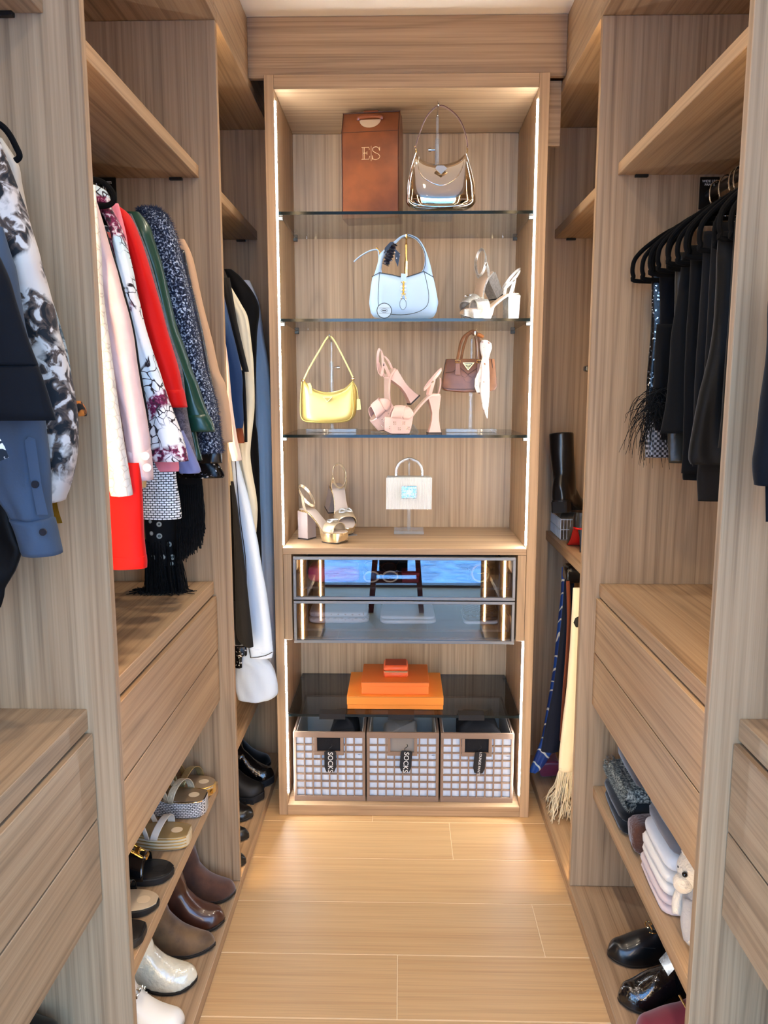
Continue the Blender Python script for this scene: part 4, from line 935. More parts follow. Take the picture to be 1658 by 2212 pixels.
# baskets
rattan = mat('taupe_lattice', (140,116,98), .55, bump=(90, .1, .001)); liner = mat('white_liner', (232,238,244), .8, bump=(30, .4, .004)); liner_c = mat('cream_liner', (226,216,200), .85)
tagm = mat('black_tag', (24,28,32), .35)
txt_w = mat('white_print', (236,236,232), .6)
def text(body, name, size, M, m, par, ext=.0004):
    c = bpy.data.curves.new(name, 'FONT'); c.body = body; c.size = size; c.extrude = ext; c.align_x = 'CENTER'; c.align_y = 'CENTER'; c.space_line = 1.0
    o = bpy.data.objects.new(name, c); COL.objects.link(o); c.materials.append(m); o.parent = par
    org = ORG.get(par.name, Vector((0,0,0)))
    o.matrix_local = Matrix.Translation(-org) @ M; return o
BYF = 2.748
def basket(x0, x1, label, word, fill, cloths, tcx):
    z0, z1 = .0405, .312; y0, y1 = BYF, BYF+.36; w = .0105; t = thing('storage_basket', label, 'basket', ((x0+x1)/2, (y0+y1)/2, z0), group='lattice baskets in the cabinet base')
    x0 += .002; x1 -= .002
    nC, nR = 8, 8
    fr = MB().box(x0, x1, y0, y0+.009, z1-.022, z1, .001).box(x0, x1, y0, y0+.009, z0, z0+.020, .001).box(x0, x0+w, y0, y0+.009, z0+.02, z1-.022, .001).box(x1-w, x1, y0, y0+.009, z0+.02, z1-.022, .001)
    fr.build('front_frame', rattan, t)
    hx0, hx1, hz0, hz1 = x0+(x1-x0)*.285, x0+(x1-x0)*.70, z1-.090, z1-.022
    gx0, gx1, gz0, gz1 = x0+w, x1-w, z0+.020, z1-.022
    for i in range(1, nC):
        x = gx0+(gx1-gx0)*i/nC; top = gz1 if not (hx0-.004 < x < hx1+.004) else hz0
        MB().box(x-.0026, x+.0026, y0+.0005, y0+.006, gz0, top).build('upright_slat', rattan, t)
    for j in range(1, nR):
        z = gz0+(gz1-gz0)*j/nR
        segs = [(gx0, gx1)] if z < hz0-.004 else [(gx0, hx0), (hx1, gx1)]
        for a, b in segs: MB().box(a, b, y0+.0012, y0+.0068, z-.0026, z+.0026).build('cross_slat', rattan, t)
    hf = MB().box(hx0, hx1, y0-.001, y0+.008, hz0, hz0+.014, .001).box(hx0, hx0+.012, y0-.001, y0+.008, hz0+.014, hz1, .001).box(hx1-.012, hx1, y0-.001, y0+.008, hz0+.014, hz1, .001)
    hf.build('handle_frame', rattan, t)
    MB().box(hx0+.010, hx1-.010, y0+.012, y0+.0125, hz0+.012, hz1-.001).build('handle_shade_plate', fill, t)  # opaque plate, its colour standing in for the shade inside the handle hole
    sd = MB().box(x0, x0+.008, y0+.0095, y1, z0, z1, .001).box(x1-.008, x1, y0+.0095, y1, z0, z1, .001).box(x0, x1, y1-.008, y1, z0, z1, .001).box(x0+.009, x1-.009, y0+.0095, y1-.009, z0, z0+.008)
    sd.build('basket_shell', rattan, t)
    n = 24
    def wall(u, v):
        x = x0+.0095+(x1-x0-.019)*u; return (x, y0+.0155+.0035*math.sin(u*23+v*3)*(1-v*.4)+.002*math.sin(u*51), z0+.009+.0015*math.sin(u*17)+(z1-.095-z0-.008)*v)
    MB().grid(wall, 40, 6).build('front_liner', liner, t, sharp=0)
    for a, b in ((x0+.0095, hx0+.008), (hx1-.008, x1-.0095)):
        MB().grid(lambda u, v: (a+(b-a)*u, y0+.0155+.003*math.sin(u*9+v*2), z1-.095+(.078)*v), 10, 4).build('front_liner', liner, t, sharp=0)
    MB().box(x0+.0095, x0+.012, y0+.014, y1-.01, z0+.01, z1-.004).box(x1-.012, x1-.0095, y0+.014, y1-.01, z0+.01, z1-.004).box(x0+.0095, x1-.0095, y1-.0125, y1-.010, z0+.01, z1-.004).build('inner_liner', liner_c, t)
    # hanging tag
    a = at(tcx[0], tcx[1], y=y0-.006); hw, hh_ = .0215, .042; tz = a.z
    pts = [(-hw, hh_-.004), (-hw+.006, hh_), (hw-.006, hh_), (hw, hh_-.004), (hw, -hh_+hw), (hw*.7, -hh_+.0035), (0, -hh_), (-hw*.7, -hh_+.0035), (-hw, -hh_+hw)]
    M2 = Matrix.Translation((a.x, 0, tz)) @ Matrix.Rotation(R(tcx[2]), 4, 'Y')
    tg = MB().prism(pts, 'y', y0-.009, y0-.006).xf(M2).build('name_tag', tagm, t)
    text(word, 'tag_lettering', .026 if len(word) < 6 else .0125, Matrix.Translation((a.x, y0-.0093, tz-.002)) @ Matrix.Rotation(R(tcx[2]), 4, 'Y') @ Matrix.Rotation(R(90), 4, 'X') @ Matrix.Rotation(R(-90), 4, 'Z'), txt_w, t)
    MB().tube(smoothpts([(a.x, y0-.007, tz+hh_-.005), (a.x-.004, y0-.006, tz+hh_+.008), (a.x+.006, y0-.004, tz+hh_+.016), (a.x+.004, y0+.002, tz+hh_+.022)], 5), .0012, 6).build('tag_cord', mat('black_cord', (20,20,22), .7), t)
    # contents
    for (nm, lb, ct, px, wdt, hgt, mm) in cloths:
        c = thing(nm, lb, ct, (px, y0+.12, z0+.12))
        soft_box(px-wdt, px+wdt, y0+.03, y0+.26, z0+.02, hgt, .35, wob=.10, seed=px*40).build('heap', mm, c, sharp=0)
    return t
dk = mat('black_knit', (18,18,22), .85, bump=(160, .5, .002)); wk = mat('white_knit', (222,216,206), .85, bump=(120, .5, .002))
basket(-.396, -.126, 'lattice basket with a SOCKS tag and dark socks, next to the coats bay', 'SOCKS', dk, [('sock_heap', 'black socks heaped in the first SOCKS basket', 'socks', -.215, .052, .316, dk)], (713, 1645, 0))
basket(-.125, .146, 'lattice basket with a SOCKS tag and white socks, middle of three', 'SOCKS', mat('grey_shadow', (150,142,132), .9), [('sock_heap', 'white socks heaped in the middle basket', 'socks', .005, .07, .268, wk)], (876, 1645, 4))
basket(.148, .421, 'lattice basket with a LOUNGE PANTS tag, next to the scarves bay', 'LOUNGE PANTS', dk, [('lounge_trousers', 'black lounge pants heaped in the basket beside the scarves bay', 'trousers', .30, .085, .318, dk)], (1035, 1648, 5))
# label flaps of the shelf above the baskets
for px, w in ((717, 'first SOCKS basket'), (866, 'middle SOCKS basket'), (1018, 'LOUNGE PANTS basket')):
    a = at(px-28, 1540, y=CYF+.02); b = at(px+28, 1540, y=CYF+.02)
    t = MB().prism([(CYF+.022, .3842), (CYF+.064, .3842), (CYF+.064, .3862), (CYF+.020, .3862), (CYF+.020, .366), (CYF+.022, .366)], 'x', a.x, b.x).build('label_clip', mat('black_clip', (20,20,22), .4))
    tag(t, 'black blank label clip on the dark glass shelf above the '+w, 'label clip')
# ================================================================== cloth materials
def pattern(name, build, rough=.75, sheen=.2):
    m, nt, b, N, L = nodes(name); tc = N('TexCoord'); c = build(N, L, tc.outputs['Object'], b); 
    if c is not None: L(c, b.inputs['Base Color'])
    b.inputs['Roughness'].default_value = rough; b.inputs['Specular IOR Level'].default_value = .2 if rough > .5 else .5; b.inputs['Sheen Weight'].default_value = sheen*.2; return m
def nz(N, L, v, scale, detail=3, dist=0.0):
    n = N('TexNoise'); n.inputs['Scale'].default_value = scale; n.inputs['Detail'].default_value = detail; n.inputs['Distortion'].default_value = dist; L(v, n.inputs['Vector']); return n.outputs['Fac']
def rp(N, L, f, els):
    r = ramp(N, els); L(f, r.inputs[0]); return r.outputs[0]
def mix(N, L, f, a, b, mode='MIX'):
    m = N('MixRGB', blend_type=mode)
    if isinstance(f, float): m.inputs[0].default_value = f
    else: L(f, m.inputs[0])
    L(a, m.inputs[1]); L(b, m.inputs[2]); return m.outputs[0]
def p_floral(N, L, v, b):
    w = N('TexVoronoi', feature='DISTANCE_TO_EDGE'); w.inputs['Scale'].default_value = 46
    mp = N('VectorMath', operation='ADD'); L(v, mp.inputs[0]); n = N('TexNoise'); n.inputs['Scale'].default_value = 14; n.inputs['Detail'].default_value = 2; L(v, n.inputs['Vector'])
    sc = N('VectorMath', operation='SCALE'); sc.inputs['Scale'].default_value = .09; L(n.outputs['Color'], sc.inputs[0]); L(sc.outputs[0], mp.inputs[1]); L(mp.outputs[0], w.inputs['Vector'])
    lines = rp(N, L, w.outputs['Distance'], [(.0, (40,28,34)), (.035, (60,46,50)), (.07, (250,250,250))])
    blot = nz(N, L, v, 9.5, 2); base = rp(N, L, nz(N, L, v, 5, 1), [(.4, (232,226,220)), (.62, (190,220,228))])
    mask = rp(N, L, blot, [(.42, (0,0,0)), (.45, (255,255,255))])
    pr = mix(N, L, 1.0, base, lines, 'MULTIPLY'); flower = rp(N, L, nz(N, L, v, 90, 3), [(.36, (44,30,36)), (.5, (120,26,66)), (.62, (226,214,214))])
    m2 = rp(N, L, nz(N, L, v, 8, 1, .4), [(.50, (0,0,0)), (.53, (255,255,255))])
    x = mix(N, L, mask, base, pr); return mix(N, L, m2, x, flower)
def p_toile(N, L, v, b):
    a = nz(N, L, v, 12, 5, .6); d = nz(N, L, v, 42, 6, 1.0)
    base = rp(N, L, nz(N, L, v, 8, 2), [(.4, (208,198,186)), (.6, (196,174,160))])
    ink = rp(N, L, d, [(.42, (30,32,36)), (.52, (92,76,66)), (.59, (206,196,186))]); mask = rp(N, L, a, [(.40, (0,0,0)), (.47, (255,255,255))])
    return mix(N, L, mask, base, ink)
def p_tweed(N, L, v, b):
    return rp(N, L, nz(N, L, v, 210, 3), [(.38, (14,18,30)), (.50, (36,44,66)), (.58, (150,160,176)), (.66, (214,218,224))])
def p_plaid(N, L, v, b):
    c = None
    for ax, sc in ((0, 90), (2, 90)):
        w = N('TexWave', bands_direction='XZ'[0] if ax == 0 else 'Z'); w.inputs['Scale'].default_value = 16; L(v, w.inputs['Vector']); q = rp(N, L, w.outputs['Fac'], [(.3, (66,62,70)), (.7, (104,98,106))])
        c = q if c is None else mix(N, L, .5, c, q)
    return mix(N, L, .4, c, rp(N, L, nz(N, L, v, 300, 2), [(.4, (60,54,62)), (.6, (120,112,120))]))
def p_bricks(N, L, v, b):
    mp = N('Mapping'); mp.inputs['Rotation'].default_value = (R(90), 0, 0); L(v, mp.inputs[0])
    t = N('TexBrick'); t.inputs['Scale'].default_value = 44; t.inputs['Mortar Size'].default_value = .035; t.inputs['Brick Width'].default_value = .42; t.inputs['Row Height'].default_value = .22
    t.inputs['Color1'].default_value = lin((236,232,226)); t.inputs['Color2'].default_value = lin((214,210,204)); t.inputs['Mortar'].default_value = lin((20,20,22)); L(mp.outputs[0], t.inputs['Vector']); return t.outputs['Color']
def p_sequin(N, L, v, b):
    w = N('TexVoronoi'); w.inputs['Scale'].default_value = 260; L(v, w.inputs['Vector']); b.inputs['Metallic'].default_value = .7
    return rp(N, L, w.outputs['Color'], [(.3, (10,10,12)), (.82, (30,30,34)), (.9, (230,230,235))])
def p_paisley(N, L, v, b):
    w = N('TexVoronoi'); w.inputs['Scale'].default_value = 34; w.inputs['Randomness'].default_value = .6; L(v, w.inputs['Vector'])
    return rp(N, L, w.outputs['Distance'], [(.0, (150,176,170)), (.10, (20,22,26)), (.17, (190,200,192)), (.25, (150,150,140)), (.28, (16,17,20))])
def p_check(N, L, v, b):
    t = N('TexChecker'); t.inputs['Scale'].default_value = 150; t.inputs['Color1'].default_value = lin((150,150,156)); t.inputs['Color2'].default_value = lin((14,14,18)); L(v, t.inputs['Vector']); return t.outputs['Color']
def p_lace(N, L, v, b):
    w = N('TexVoronoi', feature='DISTANCE_TO_EDGE'); w.inputs['Scale'].default_value = 60; L(v, w.inputs['Vector']); 
    bp = N('Bump'); bp.inputs['Strength'].default_value = .7; bp.inputs['Distance'].default_value = .002; L(w.outputs['Distance'], bp.inputs['Height']); L(bp.outputs[0], b.inputs['Normal'])
    return rp(N, L, w.outputs['Distance'], [(.0, (176,166,152)), (.06, (208,200,188)), (.4, (214,208,198))])
def p_stripe_blue(N, L, v, b):
    w = N('TexWave', bands_direction='DIAGONAL'); w.inputs['Scale'].default_value = 5; w.inputs['Distortion'].default_value = 5; w.inputs['Detail'].default_value = 2; L(v, w.inputs['Vector'])
    return rp(N, L, w.outputs['Fac'], [(.42, (34,78,150)), (.46, (236,228,206)), (.62, (236,228,206)), (.66, (30,60,120))])
floral = pattern('floral_print', p_floral); toile = pattern('toile_print', p_toile); tweed = pattern('fuzzy_tweed', p_tweed, .9, .5); plaid = pattern('grey_plaid', p_plaid)
woven = pattern('white_black_weave', p_bricks); sequin = pattern('black_sequins', p_sequin, .25, 0); paisley = pattern('paisley_print', p_paisley); check = pattern('silver_check', p_check, .4); lace = pattern('white_lace', p_lace)
blueprint = pattern('blue_white_silk', p_stripe_blue, .4)
def cloth(name, c, rough=.8, sheen=.04, bump=(220, .25, .0012), c2=None): return mat(name, c, rough, sheen=sheen, spec=.12, bump=bump, var=(26, c2) if c2 else None)
pinkc = cloth('pale_pink_wool', (214,184,178), c2=(206,174,168)); pinkb = cloth('bright_pink', (226,128,136)); redc = cloth('scarlet_crepe', (196,18,12), .6, .05)
greenl = mat('green_leather', (20,60,46), .34, bump=(260, .15, .0006), coat=.15); camel = cloth('camel_wool', (196,158,124)); blackc = cloth('black_wool', (12,12,14)); navyc = cloth('navy_wool', (15,16,20))
blueshirt = cloth('slate_blue_twill', (64,76,92), .7); chiffon = cloth('black_chiffon', (8,8,9), .5); whitec = cloth('white_cotton_cloth', (236,234,228)); creamc = cloth('cream_gabardine', (214,204,178))
skyc = cloth('sky_blue_cotton', (236,240,247)); brownc = cloth('rust_suede', (112,58,36)); charc = cloth('charcoal_wool', (24,23,23)); greyblk = cloth('faded_black', (18,18,19)); velvet = cloth('black_velvet', (9,9,10), .55, .08)
blackleather = mat('black_leather', (20,20,21), .3, bump=(120, .2, .001), coat=.2); olive = mat('dark_leather_trouser', (44,40,32), .32, bump=(50, .4, .004))
paleblue = cloth('pale_blue_satin', (192,206,222), .5); beigec = cloth('beige_wool', (228,204,184)); goldf = mat('gold_lame', (200,150,50), .3, metal=.8, bump=(60, .6, .004))
hang_m = mat('black_flocked_hanger', (10,10,11), .9, spec=.1)

def sleeve_mb(rows, Y, th, seed=0.0, nring=28, fold=.10, sub=6, yslope=0.0, wr=.0035):
    """a hanging sleeve or trouser leg: each row (left px, right px, py) lies on the plane y = Y; elliptical, with creases"""
    R3 = [(Vector((a, c, 0)), Vector((b, c, 0))) for a, b, c in rows]
    Ls = smoothpts([(a, c, 0) for a, b, c in rows], sub); Rs = smoothpts([(b, c, 0) for a, b, c in rows], sub); rings = []; n = len(Ls)
    for i, (l, r) in enumerate(zip(Ls, Rs)):
        yy = Y+yslope*i/n; A = at(l.x, l.y, y=yy); B_ = at(r.x, r.y, y=yy); c = (A+B_)/2; hx = max((B_.x-A.x)/2, .003); dz = (B_.z-A.z)/2
        f = i/(n-1); tt = th*min(1.0, .35+f*4)*(1.0 if f < .97 else .9); rg = []
        for k in range(nring):
            t = 2*math.pi*k/nring; ct, st = math.cos(t), math.sin(t)
            cr = 1+fold*math.sin(3*t+seed+5*f)+fold*.6*math.sin(7*t+2*seed-9*f)
            q = Vector((c.x+hx*ct*(1+fold*.15*math.sin(11*f+seed)*(ct < 0)), c.y+tt*math.copysign(abs(st)**.8, st)*cr, c.z+dz*ct))
            nv = noise.noise(Vector((q.x*26+seed*7, q.y*30, q.z*9)))+.5*noise.noise(Vector((q.x*50, q.y*50+seed*5, q.z*24)))
            k_ = min(1.0, hx/.02, tt/.015)*wr*min(1, f*6)*min(1, (1-f)*8+.2)
            rg.append(q+Vector((ct*nv*k_*.35, st*nv*k_, 0)))
        rings.append(rg)
    mb = MB(); mb.loft(rings); return mb
def slab_mb(x0, x1, Y, th, z0, z1, seed=0.0, shoulder=.09, fold=.12, nx=26, nz_=14):
    """the body of a garment on its hanger: from the rail side to the sleeve"""
    rings = []
    for i in range(nz_+1):
        f = i/nz_; z = z1+(z0-z1)*f; rg = []
        for k in range(nx):
            t = 2*math.pi*k/nx; ct, st = math.cos(t), math.sin(t); xx = (x0+x1)/2+(x1-x0)/2*math.copysign(abs(ct)**.6, ct)
            u = (xx-min(x0, x1))/abs(x1-x0); drop = shoulder*u*(1-f)
            y = Y+th*math.copysign(abs(st)**.6, st)*(1+fold*math.sin(u*16+seed+f*2))
            rg.append((xx, y, z-drop))
        rings.append(rg)
    return MB().loft(rings)
def garment(name, label, cat, Y, th, rows, m, seed=0, body=None, fold=.10, cuff=None, group=None, cuffm=None):
    s = at(rows[0][1], rows[0][2], y=Y); t = thing(name, label, cat, (s.x, Y, s.z), group=group)
    sleeve_mb(rows, Y, th, seed, fold=fold).build('sleeve', m, t, sharp=0)
    if body:                                              # (x_in, hem z, body material)
        xo = at(rows[1][0], rows[1][2], y=Y).x+.012*(1 if s.x < 0 else -1); zt = s.z+.03
        slab_mb(body[0], xo, Y, th*.9, body[1], zt, seed).build('body', body[2] if len(body) > 2 else m, t, sharp=0)
    if cuff:
        sleeve_mb(cuff, Y, th*1.12, seed+1, fold=fold*.3, sub=3).build('cuff', cuffm or m, t, sharp=0)
    return t
def fuzz(par, rows, Y, th, m, n, ln, name='fuzz', seed=1, out=1.0):
    """short fibres standing off a sleeve; uncountable"""
    rnd = random.Random(seed); mb = MB(); base = sleeve_mb(rows, Y, th, 0, fold=.05)
    V = base.v; fs = [f for f in base.f if len(f) == 4]; ax = sum(V, Vector())/len(V)
    for i in range(n):
        f = fs[rnd.randrange(len(fs))]; a, b, c = V[f[0]], V[f[1]], V[f[2]]; u, v = rnd.random(), rnd.random(); p = a+(b-a)*u+(c-b)*v
        ctr = sum((V[k] for k in f), Vector())/4; nrm = (b-a).cross(c-b); 
        if nrm.length < 1e-9: continue
        nrm.normalize(); q = Vector((ax.x, ax.y, p.z)); 
        if nrm.dot(p-Vector((p.x*.0+ctr.x, Y, p.z))) < 0: nrm = -nrm
        d = (nrm+Vector((rnd.uniform(-.8,.8), rnd.uniform(-.8,.8), rnd.uniform(-1.0,.4)))).normalized()*ln*rnd.uniform(.4, 1.2); s = d.orthogonal().normalized()*ln*.07
        mb.add([p-s, p+s, p+d], [(0,1,2)])
    return tag(mb.build(name, m, par, sharp=0), kind='stuff')
def strands(par, tops, bots, r, m, name='fringe', sag=.004, seed=2, n=4):
    rnd = random.Random(seed); mb = MB()
    for a, b in zip(tops, bots):
        P = [a.lerp(b, i/n)+Vector((rnd.uniform(-1,1)*sag*(i/n), rnd.uniform(-1,1)*sag*(i/n), 0)) for i in range(n+1)]
        mb.tube(P, r, 4)
    return tag(mb.build(name, m, par, sharp=0), kind='stuff')
def hanger(label, x_rail, y, z_rail, s, drop=.075, half=.21, group=None, rad=.0058):
    """velvet hanger seen from its end: hook over the rail, sloping arms looped into a bottom bar; s: which way the aisle lies"""
    t = thing('clothes_hanger', label, 'hanger', (x_rail, y, z_rail), group=group)
    hk = [(0.0, 0, -.085), (0, 0, -.05), (s*.018, 0, -.03), (s*.02, 0, .0), (s*.012, 0, .016), (0, 0, .0205), (-s*.012, 0, .014)]
    MB().tube(smoothpts(hk, 5), .0021, 8).build('hook', chrome, t, local=True)
    arm = [(0, 0, -.085)]; 
    right = [(s*.05, 0, -.088), (s*.11, 0, -.100), (s*half*.80, 0, -.085-drop*.68), (s*half*.96, 0, -.085-drop-.008), (s*half, 0, -.085-drop-.034), (s*half*.985, 0, -.085-drop-.056), (s*half*.90, 0, -.085-drop-.070), (0, 0, -.085-drop-.070)]
    left = [(-p[0], p[1], p[2]) for p in right]
    MB().tube(smoothpts([(0,0,-.086)]+right, 5), rad, 8).build('arm', hang_m, t, local=True)
    MB().tube(smoothpts([(0,0,-.086)]+left, 5), rad, 8).build('arm', hang_m, t, local=True)
    return t
# ================================================================== jackets bay (behind the first tall panel)
XI = -1.06
g = garment
g('lace_top', 'white lace top hanging at the front of the jackets bay', 'top', 1.42, .020, [(150,205,400),(160,214,520),(185,222,640),(195,238,760),(205,256,880),(222,272,985),(238,284,1060),(240,284,1070)], lace, .3, (XI, 1.42))
pc = g('wool_coat', 'pale pink wool jacket with snap cuff beside the white lace top', 'jacket', 1.475, .026, [(165,204,422),(178,216,465),(190,230,519),(205,260,619),(221,284,708),(242,298,800),(262,314,893),(274,323,965),(281,328,1030)], pinkc, 1.2, (XI, 1.43), cuff=[(274,324,968),(278,327,1000),(281,329,1036)])
for px, py in ((314,985),(318,1010)):
    p = at(px, py, y=1.475-.030); MB().cyl((p.x, 1.475-.0325, p.z), .0075, .004, 16, 'y').build('snap_button', mat('white_snap', (238,236,230), .3), pc)
g('black_jacket', 'thin edge of a black jacket between pink wool and floral print', 'jacket', 1.521, .008, [(180,209,438),(195,222,480),(210,236,519),(232,266,619),(258,290,712),(275,303,800),(290,318,880),(300,322,920)], blackc, 2.1, (XI, 1.50))
fj = g('floral_jacket', 'white jacket with burgundy floral print hanging beside a red jacket', 'jacket', 1.565, .024, [(212,240,448),(240,264,500),(258,284,580),(268,294,630),(280,313,708),(295,340,790),(310,370,880),(322,396,950),(326,407,996)], floral, .7, (XI, 1.42))
sleeve_mb([(196,208,400),(196,232,415),(200,240,440)], 1.545, .012, .4).build('collar', floral, fj, sharp=0)
g('pink_blouse', 'bright pink blouse squeezed between floral and red jackets', 'blouse', 1.616, .013, [(236,256,440),(256,270,500),(262,280,560),(270,294,640),(290,322,760),(312,356,880),(322,384,990),(326,386,1018)], pinkb, 1.9, (XI, 1.44))
rj = g('red_jacket', 'scarlet red jacket with stitched cuff hanging beside a green leather jacket', 'jacket', 1.665, .026, [(236,258,446),(250,280,466),(268,302,515),(283,320,571),(293,340,640),(313,361,718),(340,385,800),(352,394,841),(368,402,878)], redc, 2.6, (XI, 1.50), fold=.06, cuff=[(350,394,838),(360,399,858),(370,403,880)])
g('plaid_jacket', 'grey plaid jacket showing below the red sleeve', 'jacket', 1.72, .020, [(262,284,462),(280,306,515),(300,325,571),(318,345,640),(338,366,718),(358,392,800),(372,402,885),(384,413,940),(392,427,1003)], plaid, .1, (XI, 1.40))
g('satin_blouse', 'violet-blue satin blouse hem showing under the grey plaid jacket', 'blouse', 1.70, .014, [(372,396,930),(380,414,970),(386,432,1012),(388,430,1022)], cloth('violet_satin', (118,122,160), .4), .8, None)
gl_ = g('leather_jacket', 'dark green leather jacket with turned-up sleeve beside fuzzy navy tweed', 'jacket', 1.79, .024, [(258,300,458),(275,322,486),(290,333,519),(306,349,569),(327,363,629),(348,379,698),(368,397,748),(388,414,800),(396,427,832),(404,446,886),(408,462,925)], greenl, 3.0, (XI, 1.40), fold=.05, cuff=[(402,448,892),(406,458,912),(408,464,932)])
sleeve_mb([(395,418,900),(404,426,945),(412,437,994)], 1.80, .012, .5).build('front_panel', greenl, gl_, sharp=0)
trw = [(296,337,450),(308,359,466),(322,377,503),(338,391,559),(355,407,619),(370,419,679),(388,429,728),(405,443,800),(425,465,874),(428,472,933),(430,478,978)]
tw = g('tweed_coat', 'fuzzy navy and white boucle coat between green leather and camel', 'coat', 1.88, .034, trw, tweed, 1.4, (XI, 1.40), fold=.05)
fuzz(tw, trw, 1.88, .036, mat('navy_fibre', (40,48,70), .9), 9000, .011, seed=4)
g('leather_coat', 'black shiny jacket hem behind the fuzzy boucle sleeve', 'jacket', 1.962, .018, [(376,398,540),(392,414,620),(410,434,700),(430,453,800),(440,470,900),(436,478,960),(430,480,1000)], blackleather, .6, (XI, 1.38))
g('sequin_blouse', 'black sequinned top hem hanging under the jackets', 'top', 2.012, .018, [(360,380,700),(372,410,850),(380,450,960),(384,483,1020),(386,482,1032)], sequin, 1.1, (XI, 1.38, sequin))
g('camel_coat', 'camel wool coat with soft shoulder, last in the jackets bay', 'coat', 2.10, .026, [(378,398,517),(386,411,545),(392,421,580),(400,431,629),(412,443,679),(430,459,738),(445,472,800),(456,486,832),(468,497,893),(477,502,955)], camel, 2.2, (XI, 1.42), fold=.05)
# lower layer
rs = thing('red_skirt', 'scarlet red skirt hanging below the white lace top', 'skirt', tuple(at(280, 1050, y=1.44)))
sleeve_mb([(180,300,1000),(182,306,1050),(185,308,1100),(188,310,1156),(190,315,1200),(192,316,1222)], 1.445, .022, .2, fold=.05).build('skirt_body', redc, rs, sharp=0)
sleeve_mb([(189,314.5,1196),(191,317,1210),(192,317,1226)], 1.445, .0235, .2, fold=.05).build('hem_band', redc, rs, sharp=0)
gb = thing('gold_knit', 'gold metallic knit hem under the pink wool cuff', 'top', tuple(at(300, 1045, y=1.5)))
sleeve_mb([(270,316,1010),(272,316,1040),(273,315,1053)], 1.5, .012, .5).build('hem', mat('gold_knit', (214,178,120), .35, metal=.5, bump=(200, .8, .003)), gb, sharp=0)
wv = thing('woven_skirt', 'white and black woven boucle skirt under the floral jacket', 'skirt', tuple(at(345, 1080, y=1.62)))
sleeve_mb([(280,376,980),(290,380,1030),(296,386,1070),(300,391,1112),(302,390,1120)], 1.62, .020, .9, fold=.05).build('skirt_body', woven, wv, sharp=0)
# fringed scarves
ps = thing('fringed_scarf', 'black paisley scarf with long fringe touching the drawer top', 'scarf', tuple(at(345, 1180, y=2.12)))
sleeve_mb([(310,382,1060),(312,384,1120),(314,386,1160),(318,384,1190),(330,384,1205),(352,386,1220)], 2.12, .016, .2, fold=.06).build('scarf_body', paisley, ps, sharp=0)
rnd = random.Random(7); tp = []; bt = []
for i in range(420):
    u = rnd.random(); a = at(313+72*u, 1165+20*rnd.random(), y=2.10+.05*rnd.random()); tp.append(a)
    b = at(318+84*u+rnd.gauss(0, 2), 1262, y=a.y); b.z = 1.0035+.004*rnd.random(); b.y = a.y+rnd.uniform(-.02, .02); bt.append(b)
strands(ps, tp, bt, .0012, blackc, seed=5)
tp = []; bt = []
for i in range(160):
    a = rnd.uniform(0, 2*math.pi); u = rnd.random(); p = at(320+80*u, 1266, z=1.004); tp.append(Vector((p.x, 2.10+.05*rnd.random(), 1.008))); bt.append(tp[-1]+Vector((.045*math.cos(a), .035*math.sin(a), -.005)))
strands(ps, tp, bt, .0011, blackc, name='spread_fringe', sag=.006, seed=6)
fs = thing('fringed_shawl', 'black shawl with dense hanging fringe beside the paisley scarf', 'shawl', tuple(at(415, 1060, y=2.05)))
sleeve_mb([(372,425,960),(380,436,1030),(382,437,1055)], 2.052, .010, .2).build('shawl_body', blackc, fs, sharp=0)
tp = []; bt = []
for i in range(520):
    u = rnd.random(); a = at(380+57*u, 1045+8*rnd.random(), y=2.04+.03*rnd.random()); b = at(384+54*u+(4 if u > .8 else 0), 1205-42*u**1.4-75*max(0, u-.86)*3+rnd.gauss(0, 6), y=a.y); tp.append(a); bt.append(b)
strands(fs, tp, bt, .0012, blackc, seed=8)
# rail tag and hangers of the jackets bay
def rail_tag(label, words_, px, y, railx):
    a0 = at(px[0], px[2], y=y); a1 = at(px[1], px[3], y=y)
    t = thing('rail_tag', label, 'tag', ((a0.x+a1.x)/2, y, a1.z))
    MB().box(a0.x, a1.x, y, y+.003, a1.z, a0.z, .0012).build('plate', mat('black_tag_plate', (14,14,15), .3), t)
    text(words_, 'tag_lettering', px[4], Matrix.Translation((a0.x+(a1.x-a0.x)*px[5], y-.0004, a0.z-px[6])) @ Matrix.Rotation(R(90), 4, 'X'), txt_w, t)
    return t
rail_tag('black rail tag lettered JACKETS', 'JACKETS', (204,253,383,452,.0090,.50,.014), 2.235, -.8)
for k, (yy, w) in enumerate(((2.16, 'behind the camel coat'),)):
    hanger('black flocked hanger in the jackets bay, '+w, XL-.30, yy, 2.075, 1, half=.20)
h = thing('clothes_hanger', 'black flocked hanger end looping out above the floral jacket', 'hanger', tuple(at(235, 420, y=1.53)))
MB().tube(smoothpts(w3([(150,372),(196,386),(220,393),(238,408),(246,424),(244,436),(232,444),(210,446),(170,446)], 1.53), 5), .0052, 8).build('arm', hang_m, h)
MB().tube(smoothpts(w3([(150,372),(130,380),(118,392),(120,410),(150,446),(172,446)], 1.53), 5), .0052, 8).build('arm', hang_m, h)
hk = MB()
